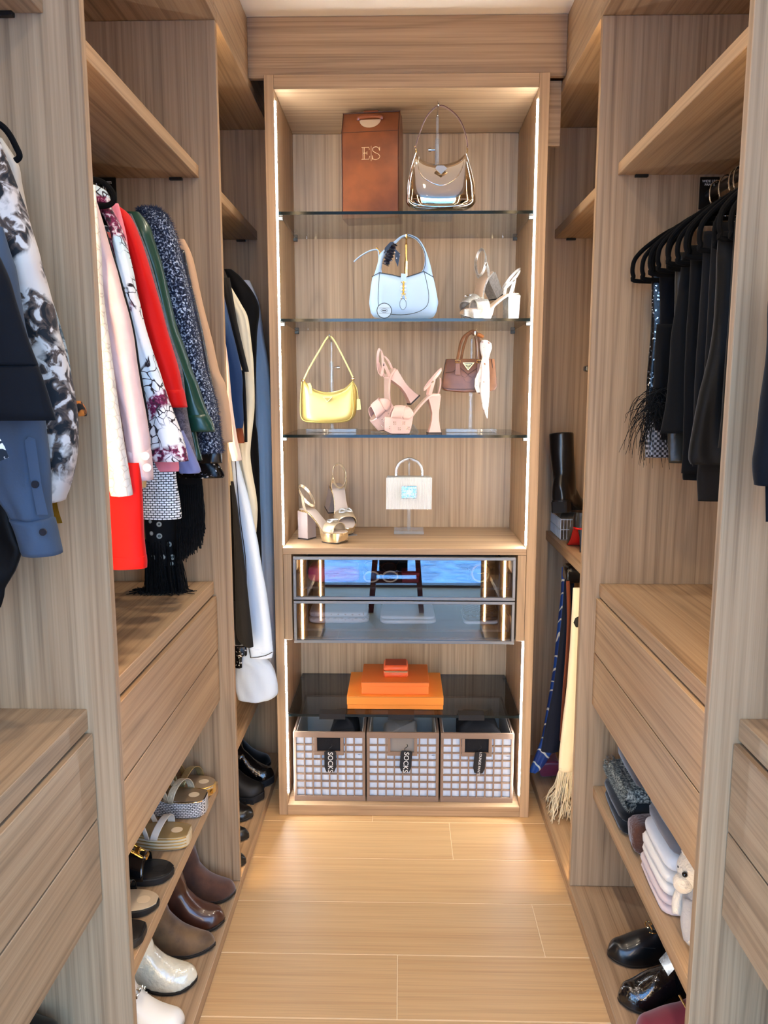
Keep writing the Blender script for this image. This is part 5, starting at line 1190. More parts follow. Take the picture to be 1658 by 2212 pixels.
for i in range(4):
    p = at(206+9*i, 400+6*i, y=2.0); hh_ = thing('clothes_hanger', 'chrome hook of a hanger on the jackets rail, number '+['one','two','three','four'][i]+' behind the black loop', 'hanger', (XL-.295, 1.98+.05*i, 2.075))
    MB().tube(smoothpts([(0,0,-.085),(0,0,-.05),(.018,0,-.03),(.02,0,0),(.012,0,.016),(0,0,.0205),(-.012,0,.014)], 5), .0021, 8).build('hook', chrome, hh_, local=True)
    MB().tube(smoothpts([(-.16,0,-.135),(-.05,0,-.095),(0,0,-.085),(.05,0,-.095),(.13,0,-.125)], 4), .0045, 8).build('arm', hang_m, hh_, local=True)

# ================================================================== shirts bay (nearest)
XI1 = -1.0
g('beige_shirt', 'beige shirt shoulder behind the toile-print shirt', 'shirt', 1.245, .016, [(-60,4,298),(-20,37,352),(5,46,400),(25,66,490),(40,82,545),(50,95,600)], cloth('beige_cotton', (196,182,162)), .4, (XI1, 1.35))
g('palm_shirt', 'dark leaf-print sleeve edge behind the toile-print shirt', 'shirt', 1.26, .012, [(60,110,640),(90,140,740),(100,151,800),(110,153,850)], pattern('leaf_print', lambda N, L, v, b: rp(N, L, nz(N, L, v, 40, 3, 1.5), [(.42, (70,84,92)), (.52, (160,170,172))])), .9)
ts = g('toile_shirt', 'cream shirt with dark toile landscape print, sleeve bowed towards the panel', 'shirt', 1.19, .030, [(-80,0,306),(-55,27,381),(-35,46,437),(-8,64,496),(8,79,541),(24,96,606),(38,112,666),(45,120,700),(62,141,770),(80,161,869),(92,165,914),(100,163,973),(105,152,1030),(109,134,1082)], toile, 1.0, (XI1, 1.46), fold=.05)
og = thing('orange_sleeve', 'orange and black printed cuff poking out beside the toile shirt', 'shirt', tuple(at(172, 882, y=1.275)))
sleeve_mb([(150,174,866),(155,184,880),(160,188,893),(163,186,899)], 1.275, .010, .3, fold=.05).build('cuff', pattern('orange_print', lambda N, L, v, b: rp(N, L, nz(N, L, v, 70, 2), [(.45, (196,110,40)), (.55, (30,24,20))])), og, sharp=0)
gd = thing('lame_blouse', 'crinkled gold lame corner below the toile cuff', 'top', tuple(at(120, 1110, y=1.24)))
MB().loft([[at(a, b, y=1.24+d) for a, b in ((104,1075),(122,1080),(127,1105),(135,1130),(112,1132),(108,1100))] for d in (0, .010)]).build('hem', goldf, gd)
bs = g('blue_shirt', 'slate blue shirt sleeve with buttoned cuff hanging below the blazer', 'shirt', 1.12, .028, [(-110,5,490),(-90,19,546),(-70,33,604),(-60,50,697),(-45,75,800),(-35,98,920),(-25,107,1018),(-8,108,1063),(18,109,1100),(24,112,1120)], blueshirt, .5, (XI1, 1.36), fold=.10, cuff=[(22,112,1116),(30,115,1128),(42,122,1160),(53,131,1196)])
MB().loft([[at(a, b, y=1.12+d) for a, b in ((53,952),(62,943),(76,948),(90,1050),(104,1112),(80,1112),(66,1040))] for d in (-.029, -.033)]).build('placket', blueshirt, bs)
for px, py, k in ((77,1046,.033), (94,1149,.035)):
    p = at(px, py, y=1.12-k); MB().cyl((p.x, 1.12-k-.003, p.z), .0052, .003, 16, 'y').build('button', mat('navy_button', (30,32,38), .3), bs)
bz = g('blazer', 'black blazer with wide cuff, nearest garment in the shirts bay', 'blazer', 1.05, .020, [(-200,-10,540),(-190,0,558),(-170,21,606),(-160,38,662),(-150,64,741),(-140,82,789)], navyc, 1.5, None, fold=.04, cuff=[(-150,81,786),(-145,98,836),(-140,120,908)])
cs = thing('chiffon_blouse', 'sheer black blouse with ruffled hem below the blue cuff', 'blouse', tuple(at(20, 1200, y=1.16)))
sleeve_mb([(-120,2,1050),(-120,22,1115),(-120,40,1165),(-120,48,1188),(-120,36,1228),(-120,24,1250),(-120,12,1270),(-120,9,1290),(-120,2,1312)], 1.152, .009, .7, fold=.3).build('ruffle', chiffon, cs, sharp=0)
wb = thing('print_scarf', 'white scarf end with black print beside the blazer hem', 'scarf', tuple(at(5, 970, y=1.0)))
MB().loft([[at(a, b, y=1.0+d) for a, b in ((-30,930),(0,947),(10,965),(19,988),(0,996),(-30,1000))] for d in (0, .006)]).build('scarf_end', pattern('ink_print', lambda N, L, v, b: rp(N, L, nz(N, L, v, 60, 2), [(.47, (226,222,214)), (.5, (28,36,46))])), wb)
h = thing('clothes_hanger', 'black flocked hanger end arching over the beige shirt', 'hanger', tuple(at(20, 300, y=1.10)))
MB().tube(smoothpts(w3([(-60,255),(-30,259),(0,269),(20,290),(35,318),(42,334),(40,342),(33,347)], 1.10), 5), .0042, 8).build('arm', hang_m, h)

# ================================================================== long coats bay (beside the cabinet)
XI3 = -1.02
g('beige_jacket', 'beige wool jacket hem at the mouth of the long coats bay', 'jacket', 2.315, .016, [(470,480,700),(476,492,780),(482,500,863),(490,511,940),(500,521,988),(501,520,995)], beigec, .4, (XI3, 1.40))
g('navy_coat', 'navy sleeve hanging behind the beige hem in the long coats bay', 'coat', 2.365, .016, [(468,484,640),(474,493,680),(480,510,750),(484,523,810),(486,524,860),(488,526,905),(492,524,925)], cloth('deep_navy', (34,56,92)), .9, (XI3, 1.43))
g('suede_jacket', 'rust suede hem under the navy sleeve', 'jacket', 2.408, .010, [(488,505,820),(500,518,890),(506,526,935),(508,528,957)], brownc, .3, (XI3, 1.42))
g('grey_sash', 'charcoal belted coat edge with straight cut hanging in front of cream trench', 'coat', 2.44, .014, [(478,496,600),(482,500,625),(490,509,677),(505,522,740),(523,536,798),(524,536,801)], charc, 1.5, (XI3, 1.50))
g('black_trousers', 'dark narrow strip of black fabric beside the rust suede hem', 'trousers', 2.47, .010, [(516,528,800),(520,531,850),(526,533,900),(528,534,955)], blackc, .3)
g('cream_trench', 'cream trench coat hanging between charcoal and black coats', 'coat', 2.56, .026, [(488,499,620),(496,519,655),(506,535,688),(512,544,752),(515,549,820),(515,549,881),(512,542,956),(516,541,1000),(528,555,1088),(530,553,1150)], creamc, .8, (XI3, 1.25), fold=.16)
wp = g('piped_robe', 'white robe with thin black piping hanging low in the long coats bay', 'robe', 2.50, .020, [(498,510,980),(501,520,1015),(508,538,1080),(516,552,1147),(525,566,1228),(530,581,1316),(535,588,1390),(539,590,1408)], paleblue, .3, None, fold=.05)
MB().tube(smoothpts(w3([(507,980),(518,1114),(529.5,1202),(533,1290),(536,1385),(541,1421)], 2.478), 5), .0014, 6).build('piping', blackm, wp)
MB().tube(smoothpts(w3([(541,1421),(560,1419),(576,1415),(589,1408)], 2.478), 5), .0014, 6).build('piping', blackm, wp)
sleeve_mb([(536,589,1395),(540,590,1408),(541,588,1420)], 2.50, .020, .3, fold=.03).build('hem', paleblue, wp, sharp=0)
g('charcoal_coat', 'charcoal pointed coat hem overlapping the white robe', 'coat', 2.42, .012, [(498,504,1040),(502,512,1090),(505,521,1160),(507,529,1225),(509,538,1310),(512,545,1375),(530,547,1397)], charc, .9)
g('black_coat', 'long black coat with round shoulder in front of the sky blue dress', 'coat', 2.74, .030, [(484,500,582),(490,517,596),(500,543,626),(505,557,655),(508,559,678),(508,555,718),(508,553,786),(508,551,899),(510,556,945),(515,561,1060),(520,564,1180),(524,566,1260)], blackc, 1.2, (XI3, .75), fold=.05)
g('sky_dress', 'long sky blue dress, last garment before the display cabinet', 'dress', 2.95, .032, [(525,539,606),(535,559,655),(545,569,727),(550,581,798),(552,587,877),(552,590,960),(555,591,1060),(560,592,1127),(566,595,1278),(570,597,1400),(572,598,1460)], skyc, .6, (XI3, .6), fold=.14)
g('pale_gown', 'pale blue satin gown with full skirt resting near the low shelf', 'dress', 2.66, .040, [(505,545,1380),(507,570,1420),(508,585,1435),(508,596,1458),(510,600,1485),(512,598,1500),(514,585,1509)], paleblue, .7, fold=.12)
p = thing('sequin_skirt', 'small black sequinned hem above the pale gown', 'skirt', tuple(at(520, 1430, y=2.60)))
sleeve_mb([(500,532,1395),(505,533,1415),(506,524,1418),(508,523,1442)], 2.60, .010, .1).build('hem', sequin, p, sharp=0)
g('black_skirt', 'black skirt corner beside the charcoal pointed hem', 'skirt', 2.46, .010, [(500,515,1300),(505,520,1350),(508,528,1385),(508,522,1392)], blackc, .2)

# ================================================================== trousers bay
XT = 1.08
ends = [2.185, 2.125, 2.062, 2.035, 2.0, 1.947, 1.903, 1.862, 1.815, 1.785, 1.73, 1.668, 1.605, 1.57, 1.49]
ordn = ['first', 'second', 'third', 'fourth', 'fifth', 'sixth', 'seventh', 'eighth', 'ninth', 'tenth', 'eleventh', 'twelfth', 'thirteenth', 'fourteenth', 'fifteenth']
for i, yy in enumerate(ends):
    hanger('black flocked hanger in the trousers bay, '+ordn[i]+' from the far panel', XR+.30, yy, 2.075, -1, half=.212-.008*(i % 3), drop=.078+.004*(i % 2), group='black flocked trouser hangers')
def trousers(label, Y, rows, m, th=.014, seed=0, fold=.35, w=120, cat='trousers'):
    s = at(rows[0][0], rows[0][1], y=Y); t = thing('wide_trousers', label, cat, (s.x, Y, s.z), group=None)
    sleeve_mb([(a, a+(r[2] if len(r) > 2 else w), b) for r in rows for a, b in [r[:2]]], Y, th, seed, nring=40, fold=fold*.35).build('leg', m, t, sharp=0)
    return t
t1 = trousers('black sequinned trousers with silver check cuff, farthest in the trousers bay', 2.15, [(1410,585),(1407,600),(1405,700),(1398,800),(1394,880),(1393,940)], sequin, seed=.3)
sleeve_mb([(1394,1494,890),(1392,1494,940),(1392,1494,988)], 2.146, .016, .3, nring=40, fold=.05).build('checked_cuff', check, t1, sharp=0)
trousers('navy black trousers beside the sequinned pair', 2.09, [(1425,590),(1424,640),(1424,760),(1424,880),(1426,950)], cloth('navy_black', (9,10,15)), seed=.9)
trousers('charcoal pinstripe wide-leg trousers ending above the leather pair', 1.927, [(1476,545),(1470,580),(1458,660),(1450,720),(1446,790),(1436,870),(1425,936)], greyblk, seed=1.6)
trousers('dark leather trousers with creased hem', 1.97, [(1462,545),(1458,600),(1452,720),(1446,850),(1441,940),(1443,1000)], olive, seed=.7)
trousers('black straight trousers with a long dark hem beside the leather pair', 1.84, [(1492,530),(1488,600),(1482,720),(1477,850),(1473,950),(1471,1022)], blackc, seed=2.2)
trousers('black crepe trousers peeking below the straight pair', 1.88, [(1490,560),(1484,700),(1478,900),(1472,1022),(1477,1036)], cloth('deep_black', (10,10,12)), seed=2.9)
trousers('black velvet flared trousers with soft folded hem', 1.63, [(1552,500),(1549,560),(1544,660),(1530,760),(1510,850),(1496,930),(1487,985),(1490,1003)], velvet, .020, seed=.2, fold=.5)
trousers('longest faded black trousers below the velvet pair', 1.70, [(1540,480),(1532,600),(1520,800),(1508,1000),(1505,1040),(1506,1082)], charc, seed=.6)
trousers('black corduroy trousers at the near edge of the trousers bay', 1.52, [(1588,470),(1580,560),(1572,700),(1562,850),(1552,940),(1550,968)], greyblk, seed=1.9)
trousers('black trousers between velvet and charcoal pairs', 1.76, [(1520,500),(1514,600),(1504,760),(1498,900),(1494,1008)], cloth('soft_black', (20,20,22)), seed=1.1)
# feather trim
ft = thing('feather_trim_top', 'black garment with wispy ostrich feather trim in the trousers bay', 'top', tuple(at(1410, 880, y=2.05)))
sleeve_mb([(1418,1470,700),(1412,1468,800),(1408,1462,880),(1414,1455,930)], 2.05, .014, .4, fold=.12).build('garment_body', blackc, ft, sharp=0)
rnd = random.Random(11); fe = MB()
for i in range(130):
    a = at(rnd.uniform(1400, 1440), rnd.uniform(835, 900), y=2.03); dx_ = -rnd.uniform(.01, .075)*(1 if rnd.random() < .75 else -.5); dz = -rnd.uniform(.02, .15); 
    P = smoothpts([a, a+Vector((dx_*.55, rnd.uniform(-.03,.01), dz*.2)), a+Vector((dx_*.9, rnd.uniform(-.04,.01), dz*.6)), a+Vector((dx_, rnd.uniform(-.05,.01), dz))], 3)
    fe.tube(P, [.0011*(1-k/len(P)*.7) for k in range(len(P))], 4)
tag(fe.build('feathers', blackc, ft, sharp=0), kind='stuff')
rail_tag('black rail tag lettered WIDE LEG PANTS', 'WIDE LEG\nPANTS', (1512,1550,382,452,.0090,.50,.016), 2.243, .8)
# navy garment at the picture edge
g('navy_dress', 'navy garment hanging alone in the bay nearest the viewer', 'dress', 1.14, .026, [(1668,1760,560),(1662,1760,660),(1655,1765,760),(1646,1770,850),(1634,1775,950),(1626,1775,1000),(1630,1775,1048)], navyc, .4, None, fold=.05)
MB().loft([[at(a, b, y=1.16+d) for a, b in ((1652,1040),(1700,1040),(1700,1128),(1653,1127))] for d in (-.01, .01)]).build('hem_panel', navyc, bpy.data.objects['navy_dress'])
h = thing('clothes_hanger', 'black flocked hanger holding the navy garment near the viewer', 'hanger', (XR+.30, 1.14, 2.075))
MB().tube(smoothpts([(0,0,-.085),(0,0,-.05),(-.018,0,-.03),(-.02,0,0),(-.012,0,.016),(0,0,.0205),(.012,0,.014)], 5), .0021, 8).build('hook', chrome, h, local=True)
MB().tube(smoothpts([(-.2,0,-.165),(-.1,0,-.115),(0,0,-.085),(.1,0,-.115),(.2,0,-.165)], 4), .0048, 8).build('arm', hang_m, h, local=True)
# ================================================================== shoes on the shelves
BZ, SZ = .0402, .3722
def toe_at(o, L, px, py, z, yaw, dx=0):
    p = at(px, py, z=z); put(o, (L*.93, 0, 0), (p.x+dx, p.y, z), yaw)
suede = mat('brown_suede', (88,52,34), .85, sheen=.4, var=(30, (70,40,26)), bump=(300, .2, .001)); choc = mat('chocolate_leather', (74,42,30), .3, coat=.35, bump=(14, .3, .006)); tan = mat('tan_suede', (118,88,54), .7, sheen=.3, var=(24, (84,60,36)), bump=(200, .2, .001))
creamp = mat('cream_patent', (226,218,192), .08, coat=.8, bump=(34, .9, .008)); whitel = mat('white_leather', (238,234,222), .35); blksole = mat('dark_sole', (24,20,18), .55)
b = boot('brown suede ankle boot, farthest of the boots row', suede, blksole, H=.285); toe_at(b, .265, 496, 1935, BZ, -1)
b = boot('chocolate leather ankle boot between suede and tan boots', choc, blksole, H=.28, toe_h=.046); toe_at(b, .265, 472, 1996, BZ, -3)
b = boot('tan brown suede pointed western boot', tan, blksole, H=.28, tab=PT, L=.285); toe_at(b, .285, 450, 2049, BZ, 3)
b = boot('cream patent ankle boot with crinkled shine', creamp, blksole, H=.28, tab=SOLE, shaft=(.054,.048)); toe_at(b, .265, 411, 2124, BZ, 2)
b = boot('white square-toed boot with jewelled strap', whitel, mat('white_sole', (214,208,194), .5), H=.28, tab=SQ, hh=.03); toe_at(b, .265, 378, 2225, BZ, -4)
for k in range(9):
    a = math.pi*(k+.5)/9; s = .60; w = interps(SQ, s)*.09*1.04
    MB().box(.265*s-.006, .265*s+.006, -w*math.cos(a)-.0042, -w*math.cos(a)+.0042, .006+.092*math.sin(a)**.85-.003, .006+.092*math.sin(a)**.85+.006, .001).build('jewel_link', chrome, b, local=True)
# sandals on the shoe shelf
goldi = mat('gold_insole', (176,148,98), .35, metal=.4); patch = mat('pale_patch', (220,196,160), .5)
wv_ = pattern('woven_metallic', p_bricks, .35, 0)
studs = dict(sole=mat('gold_platform_side', (206,172,104), .28, metal=.7), insole=mat('taupe_insole2', (150,126,98), .5), upper=mat('gold_snake', (196,172,120), .3, metal=.7, bump=(180, .8, .002)), cord=silverL, patch=patch)
s = sandal('gold studded flatform sandal, farthest on the shoe shelf', studs, plat=.034, straps='thong', rim=(.82,)); toe_at(s, .245, 454, 1713, SZ, 1)
for i in range(14):
    q_ = .30+.66*i/13; w = interps(SOLE, q_)*.088
    for sg in (-1, 1): MB().loft([[(.245*q_+dx_, .012*.088*8*(q_*(1-q_)*(q_-.35))+sg*w, .017+dz_) for dx_, dz_ in ((-.006,-.007),(.006,-.007),(.006,.007),(-.006,.007))], [(.245*q_+dx_*.1, .012*.088*8*(q_*(1-q_)*(q_-.35))+sg*(w+.006), .017+dz_*.1) for dx_, dz_ in ((-.006,-.007),(.006,-.007),(.006,.007),(-.006,.007))]]).build('stud', gold, s, local=True)
wov = dict(sole=wv_, insole=mat('bronze_insole', (128,104,76), .45), upper=mat('white_gold_braid', (216,200,168), .4, metal=.3, bump=(160, .9, .003)), cord=palegold, patch=patch)
s = sandal('white and silver woven wedge sandal beside the studded one', wov, plat=.050, straps='thong', tab=SQ, rim=(.98,)); toe_at(s, .245, 434, 1754, SZ, 0)
wgs = dict(sole=mat('ivory_gold_side', (222,206,170), .4, metal=.2), insole=goldi, upper=mat('grosgrain_ivory', (218,206,190), .6, bump=(300, .3, .001)), cord=mat('gold_cord', (196,158,90), .35, metal=.6), patch=patch)
s = sandal('ivory and gold flatform sandal with grosgrain straps', wgs, plat=.034, straps='two', tab=SQ, rim=(.2,.45,.7,.95)); toe_at(s, .245, 398, 1820, SZ, 2)
bks = dict(sole=mat('black_espadrille', (26,25,25), .6), insole=mat('black_insole', (30,29,29), .4), upper=mat('black_patent_strap', (14,14,15), .12, coat=.6), cord=mat('black_stitch', (40,38,36), .6), patch=mat('black_patch', (34,33,33), .4))
s = sandal('black sandal with chunky gold chain ornament', bks, plat=.020, straps='wide', rim=(.9,)); toe_at(s, .245, 361, 1893, SZ, 4)
for i in range(5):
    z = .030+.072; x = .245*(.42+.075*i); MB().box(x-.008, x+.008, -.013, .013, z-.012*i-.004, z-.012*i+.008, .003).build('chain_link', gold, s, local=True)
for sg in (-1, 1): MB().tube([(.245*.42, sg*.014, .108), (.245*.72, sg*.014, .058)], .0035, 8).build('chain_bar', gold, s, local=True)
bk2 = dict(bks); s = sandal('black leather slide sandal with pale insole', dict(bks, patch=patch, insole=mat('cream_insole', (200,178,146), .5)), plat=.018, straps='wide'); toe_at(s, .245, 328, 1960, SZ, 3)
s = sandal('black square slide, nearest on the shoe shelf', bks, plat=.022, straps='wide', tab=SQ); toe_at(s, .245, 296, 2030, SZ, 2)
# long coats bay floor
patent = mat('black_patent_crinkle', (14,14,15), .10, coat=.7, bump=(60, .7, .004)); rub = mat('lug_rubber', (26,28,32), .55); bl_ = mat('black_calf', (18,18,19), .3, coat=.2)
b = boot('black faux-fur boot in the far corner of the coats bay', cloth('black_fur', (12,12,13), .9, .5), rub, H=.20, hh=.022, lug=True); toe_at(b, .265, 575, 1654, BZ, -4)
rw = [(540,565,1600)]
b = boot('black crinkled patent boot with lugged sole', patent, rub, H=.22, hh=.026, lug=True, sole_t=.022); toe_at(b, .265, 582, 1692, BZ, -9)
b = boot('matte black lace-up boot with lugged sole', mat('black_matte', (22,22,23), .55), rub, H=.20, hh=.026, lug=True, sole_t=.022); toe_at(b, .265, 560, 1727, BZ, -10)
f = flat('black flat shoe with thick rim beside the lugged boots', bl_, rub); toe_at(f, .25, 536, 1766, BZ, -8)
f = flat('black pointed flat shoe, second nearest in the coats bay', bl_, blksole, tab=PT); toe_at(f, .25, 527, 1812, BZ, -8)
f = flat('black flat shoe tip, nearest in the coats bay', bl_, blksole, tab=PT); toe_at(f, .25, 520, 1868, BZ, -6)
# shirts bay, shoe at the bottom edge
f = flat('black buckled shoe at the bottom of the shirts bay', bl_, blksole, vamp=.10, toe_h=.05); p = at(165, 2205, z=SZ); put(f, (.25*.93,0,0), (p.x-.012, 1.250, SZ), 0)
MB().box(.11, .135, -.03, .03, .082, .090, .002).build('buckle', gold, f, local=True)
# trousers bay floor: loafers point towards the aisle
lo = flat('black leather loafer with gold horsebit', bl_, blksole, vamp=.098, toe_h=.046, L=.265); toe_at(lo, .265, 1326, 2068, BZ, 184)
for y in (-.016, .016):
    MB().tube([(.150+.009*math.cos(a), y*1.0+.009*math.sin(a)*(1 if y > 0 else -1), .082+.004*math.sin(a)) for a in [2*math.pi*i/14 for i in range(14)]], .0016, 6, closed=True).build('bit_ring', palegold, lo, local=True)
MB().tube([(.150, -.012, .086), (.150, .012, .086)], .0020, 8).build('bit_bar', palegold, lo, local=True)
MB().tube(smoothpts([(.150, -.036, .050), (.19, -.030, .052), (.222, -.012, .050), (.228, 0, .050), (.222, .012, .050), (.19, .030, .052), (.150, .036, .050)], 4), .0012, 6).build('apron_seam', blksole, lo, local=True)
lo2 = flat('black crinkled patent loafer with tall tongue', patent, blksole, vamp=.112, toe_h=.048, L=.265); toe_at(lo2, .265, 1350, 2166, BZ, 186)
MB().loft([[(x, y, z) for y in (-.028,-.014,0,.014,.028)] + [(x+.003, y, z+.001) for y in (.028,.014,0,-.014,-.028)] for x, z in ((.150,.090),(.135,.108),(.122,.124))]).build('tongue', patent, lo2, local=True)
lo3 = flat('burgundy suede loafer with gold horsebit at the bottom edge', mat('burgundy_suede', (110,22,40), .75, sheen=.5), blksole, vamp=.098, toe_h=.046, L=.26); toe_at(lo3, .26, 1388, 2238, BZ, 184)
MB().tube([(.150, -.020, .086), (.150, .020, .086)], .0026, 8).build('bit_bar', palegold, lo3, local=True)
# scarves bay: middle shelf
b = boot('tall black leather boot standing tilted in the scarves bay', blackleather, blksole, H=.30, shaft=(.05,.044), L=.24)
put(b, (.10,0,0), (.640, 3.01, 1.098), 60, 4, -6)
ac = thing('clear_crate', 'clear ribbed acrylic crate on the middle shelf of the scarves bay', 'crate', (.66, 3.02, 1.001))
cx0, cx1, cy0, cy1, cz0, cz1 = .598, .73, 2.925, 3.12, 1.0005, 1.082
MB().box(cx0, cx1, cy0, cy1, cz0, cz0+.004).build('crate_floor', acrylic, ac)
clr = mat('clear_rib', (200,204,206), .12, spec=.9)
for i in range(12):
    x = cx0+(cx1-cx0)*i/11; MB().box(x-.0009, x+.0009, cy0, cy0+.0018, cz0+.004, cz1).build('rib', clr, ac)
for i in range(14):
    y = cy0+(cy1-cy0)*i/13; MB().box(cx0, cx0+.0018, y-.0009, y+.0009, cz0+.004, cz1).build('rib', clr, ac)
for z in (cz1-.004, cz0+.04):
    MB().box(cx0, cx1, cy0-.001, cy0+.002, z, z+.0022).build('rail', clr, ac); MB().box(cx0-.001, cx0+.002, cy0, cy1, z, z+.0022).build('rail', clr, ac)
MB().box(cx0, cx1, cy0, cy1, cz1, cz1+.002).build('crate_lid', acrylic, ac)
hp_ = thing('pump', 'black high-heeled pump with glossy red sole on the scarves bay shelf', 'shoe', group=None)
PL, PW = .20, .074; reds = mat('red_sole', (190,14,20), .18, coat=.5)
zt_ = lambda q_: interps([(0,.088),(.12,.088),(.30,.076),(.48,.036),(.62,.010),(.8,.007),(1,.010)], q_)
MB().loft(sole_rings(PL, PW, zt_, lambda q_: max(zt_(q_)-.006, .0004), PT)).build('sole', reds, hp_, local=True)
MB().loft(rings_foot(PL, PW, lambda q_: interps([(.55,.045),(.7,.042),(.85,.03),(1,.010)], q_), zt_, PT, s0=.58)).build('vamp', bl_, hp_, local=True, sharp=60)
MB().loft([[(PL*q_, sg*interps(PT, q_)*PW*k_, zt_(q_)+h_) for k_, h_ in ((1,0),(1.02,.03),(.9,.052),(.84,.05),(.94,0))] for q_, sg in [(.6,1),(.45,1),(.3,1),(.15,1),(.05,1),(.012,1),(.012,-1),(.05,-1),(.15,-1),(.3,-1),(.45,-1),(.6,-1)]]).build('heel_counter', bl_, hp_, local=True, sharp=60)
MB().tube([(.018, 0, .085), (.014, 0, .05), (.012, 0, .001)], [.013, .006, .0045], 10).build('stiletto', bl_, hp_, local=True)
put(hp_, (.012, 0, 0), (.625, 2.70, 1.0004), 84)
b = boot('black ankle boot standing at the near end of the scarves bay shelf', blackleather, blksole, H=.20, L=.24); put(b, (.24*.93,0,0), (.640, 2.60, 1.0004), 178)
cl = thing('hair_claw', 'small black object clipped to the far panel edge of the scarves bay', 'clip', (.575, 2.45, 1.62))
soft_box(.556, .60, 2.44, 2.47, 1.612, 1.630, .4).build('clip_body', mat('black_gloss', (14,14,15), .2), cl)
# hanging scarves
def scarf(label, Y, rows, m, th=.010, seed=0, fold=.2):
    s_ = at(rows[0][0], rows[0][2], y=Y); t = thing('hanging_scarf', label, 'scarf', (s_.x, Y, s_.z)); sleeve_mb(rows, Y, th, seed, fold=fold).build('scarf_body', m, t, sharp=0); return t
scarf('blue and white silk scarf hanging deepest in the scarves bay', 2.86, [(1213,1226,1225),(1211,1226,1280),(1206,1224,1330),(1199,1220,1390),(1193,1212,1450),(1182,1208,1520),(1170,1200,1590),(1158,1192,1625),(1146,1172,1655),(1143,1160,1667)], blueprint, .014, .5)
scarf('navy and black wool scarf with straight end between blue silk and cream', 2.72, [(1219,1240,1250),(1214,1237,1320),(1206,1233,1400),(1192,1222,1500),(1180,1215,1560),(1170,1208,1610),(1168,1206,1622)], cloth('ink_wool', (22,26,38)), .018, .8, .1)
scarf('rust brown thin scarf between ink wool and cream', 2.66, [(1222,1230,1255),(1224,1232,1330),(1220,1228,1420),(1214,1220,1500),(1208,1216,1600)], brownc, .008, .2)
cs_ = scarf('cream wool scarf with long fringe in the scarves bay', 2.60, [(1237,1262,1270),(1234,1262,1330),(1229,1260,1420),(1222,1258,1500),(1214,1250,1570),(1207,1242,1640),(1206,1236,1663)], cloth('cream_wool', (236,222,186)), .020, .4, .05)
MB().loft([[at(a, b_, y=2.575+d) for a, b_ in ((1242,1335),(1252,1330),(1252,1355),(1243,1355),(1238,1345))] for d in (0, .002)]).build('printed_mark', blackm, cs_)
tp = []; bt = []; rnd = random.Random(21)
for i in range(60):
    u = rnd.random(); a = at(1208+30*u, 1660, y=2.60+rnd.uniform(-.015,.015)); tp.append(a)
    e = a+Vector((rnd.uniform(-.07,.03), rnd.uniform(.0,.16), 0)); e.x = max(e.x, .545); e.z = .043+rnd.random()*.010; bt.append(e)
strands(cs_, tp, bt, .0022, cloth('cream_wool', (236,222,186)), sag=.012, seed=9, n=6)
mr_ = thing('satin_bundle', 'maroon satin scarf bundled on the scarves bay floor', 'scarf', tuple(at(1180, 1670, z=.041)))
p = at(1180, 1672, z=.041); soft_box(p.x-.035, p.x+.05, p.y-.05, p.y+.05, .048, .115, .4, wob=.12).build('bundle', mat('maroon_satin', (128,52,76), .35, sheen=.4), mr_, sharp=0)
bc = thing('scarf_clip', 'black clip gathering scarves under the middle shelf', 'clip', tuple(at(1235, 1240, y=2.72)))
p = at(1234, 1240, y=2.70); soft_box(p.x-.024, p.x+.035, 2.66, 2.76, p.z-.028, p.z+.03, .4, wob=.08).build('clip_body', mat('black_gloss', (14,14,15), .2), bc, sharp=0)

# ================================================================== knitwear on the shelf of the trousers bay
def knit(label, y0, y1, x0, x1, z0, z1, m, lay=2, seed=0, nm='folded_sweater'):
    return folded(nm, label, 'sweater', x0, x1, y0, y1, z0, z1, m, lay, wob=.035, seed=seed)
gk = cloth('charcoal_knit', (74,72,76), .95, .4); fk = pattern('grey_fur', lambda N, L, v, b_: rp(N, L, nz(N, L, v, 160, 3), [(.38, (40,44,48)), (.5, (110,114,108)), (.64, (170,172,160))]), .95, .5)
kx = XR+.068
knit('black knit folded at the bottom, beside the far panel', 1.965, 2.20, kx, kx+.30, SZ+.0020, SZ+.066, cloth('black_knit2', (20,21,24), .95, .3), 2, .2)
t = knit('grey faux-fur knit folded on the black one', 1.98, 2.195, kx+.008, kx+.30, SZ+.084, SZ+.126, fk, 1, .7)
rnd = random.Random(5); fz = MB()
for i in range(5000):
    a = rnd.uniform(0, 2*math.pi); y = rnd.uniform(1.98, 2.195); p = Vector((kx+.008+.016*(1-math.cos(a)), y, SZ+.098+.028*math.sin(a))); d = Vector((-abs(math.cos(a)), rnd.uniform(-.8,.8), math.sin(a)+rnd.uniform(-.6,.6))).normalized()*.010; s_ = Vector((0, .0006, .0004)); fz.add([p-s_, p+s_, p+d], [(0,1,2)])
tag(fz.build('fur', fk, t, sharp=0), kind='stuff')
knit('charcoal sweaters folded on the grey fur, under the drawer', 1.96, 2.20, kx+.035, kx+.30, SZ+.133, SZ+.228, gk, 2, 1.1)
knit('brown boucle knit rolled between black and white stacks', 1.875, 1.955, kx+.004, kx+.28, SZ+.0003, SZ+.085, cloth('brown_boucle', (88,54,40), .95, .5, (140, .9, .004)), 1, .5)
knit('dusty pink knit at the bottom of the white stack', 1.64, 1.865, kx+.006, kx+.30, SZ+.0003, SZ+.040, cloth('dusty_pink_knit', (216,196,190), .95, .3), 2, .4)
knit('ivory cashmere knit on the dusty pink one', 1.645, 1.865, kx+.010, kx+.30, SZ+.0415, SZ+.095, cloth('ivory_knit', (234,226,214), .95, .3), 2, .9)
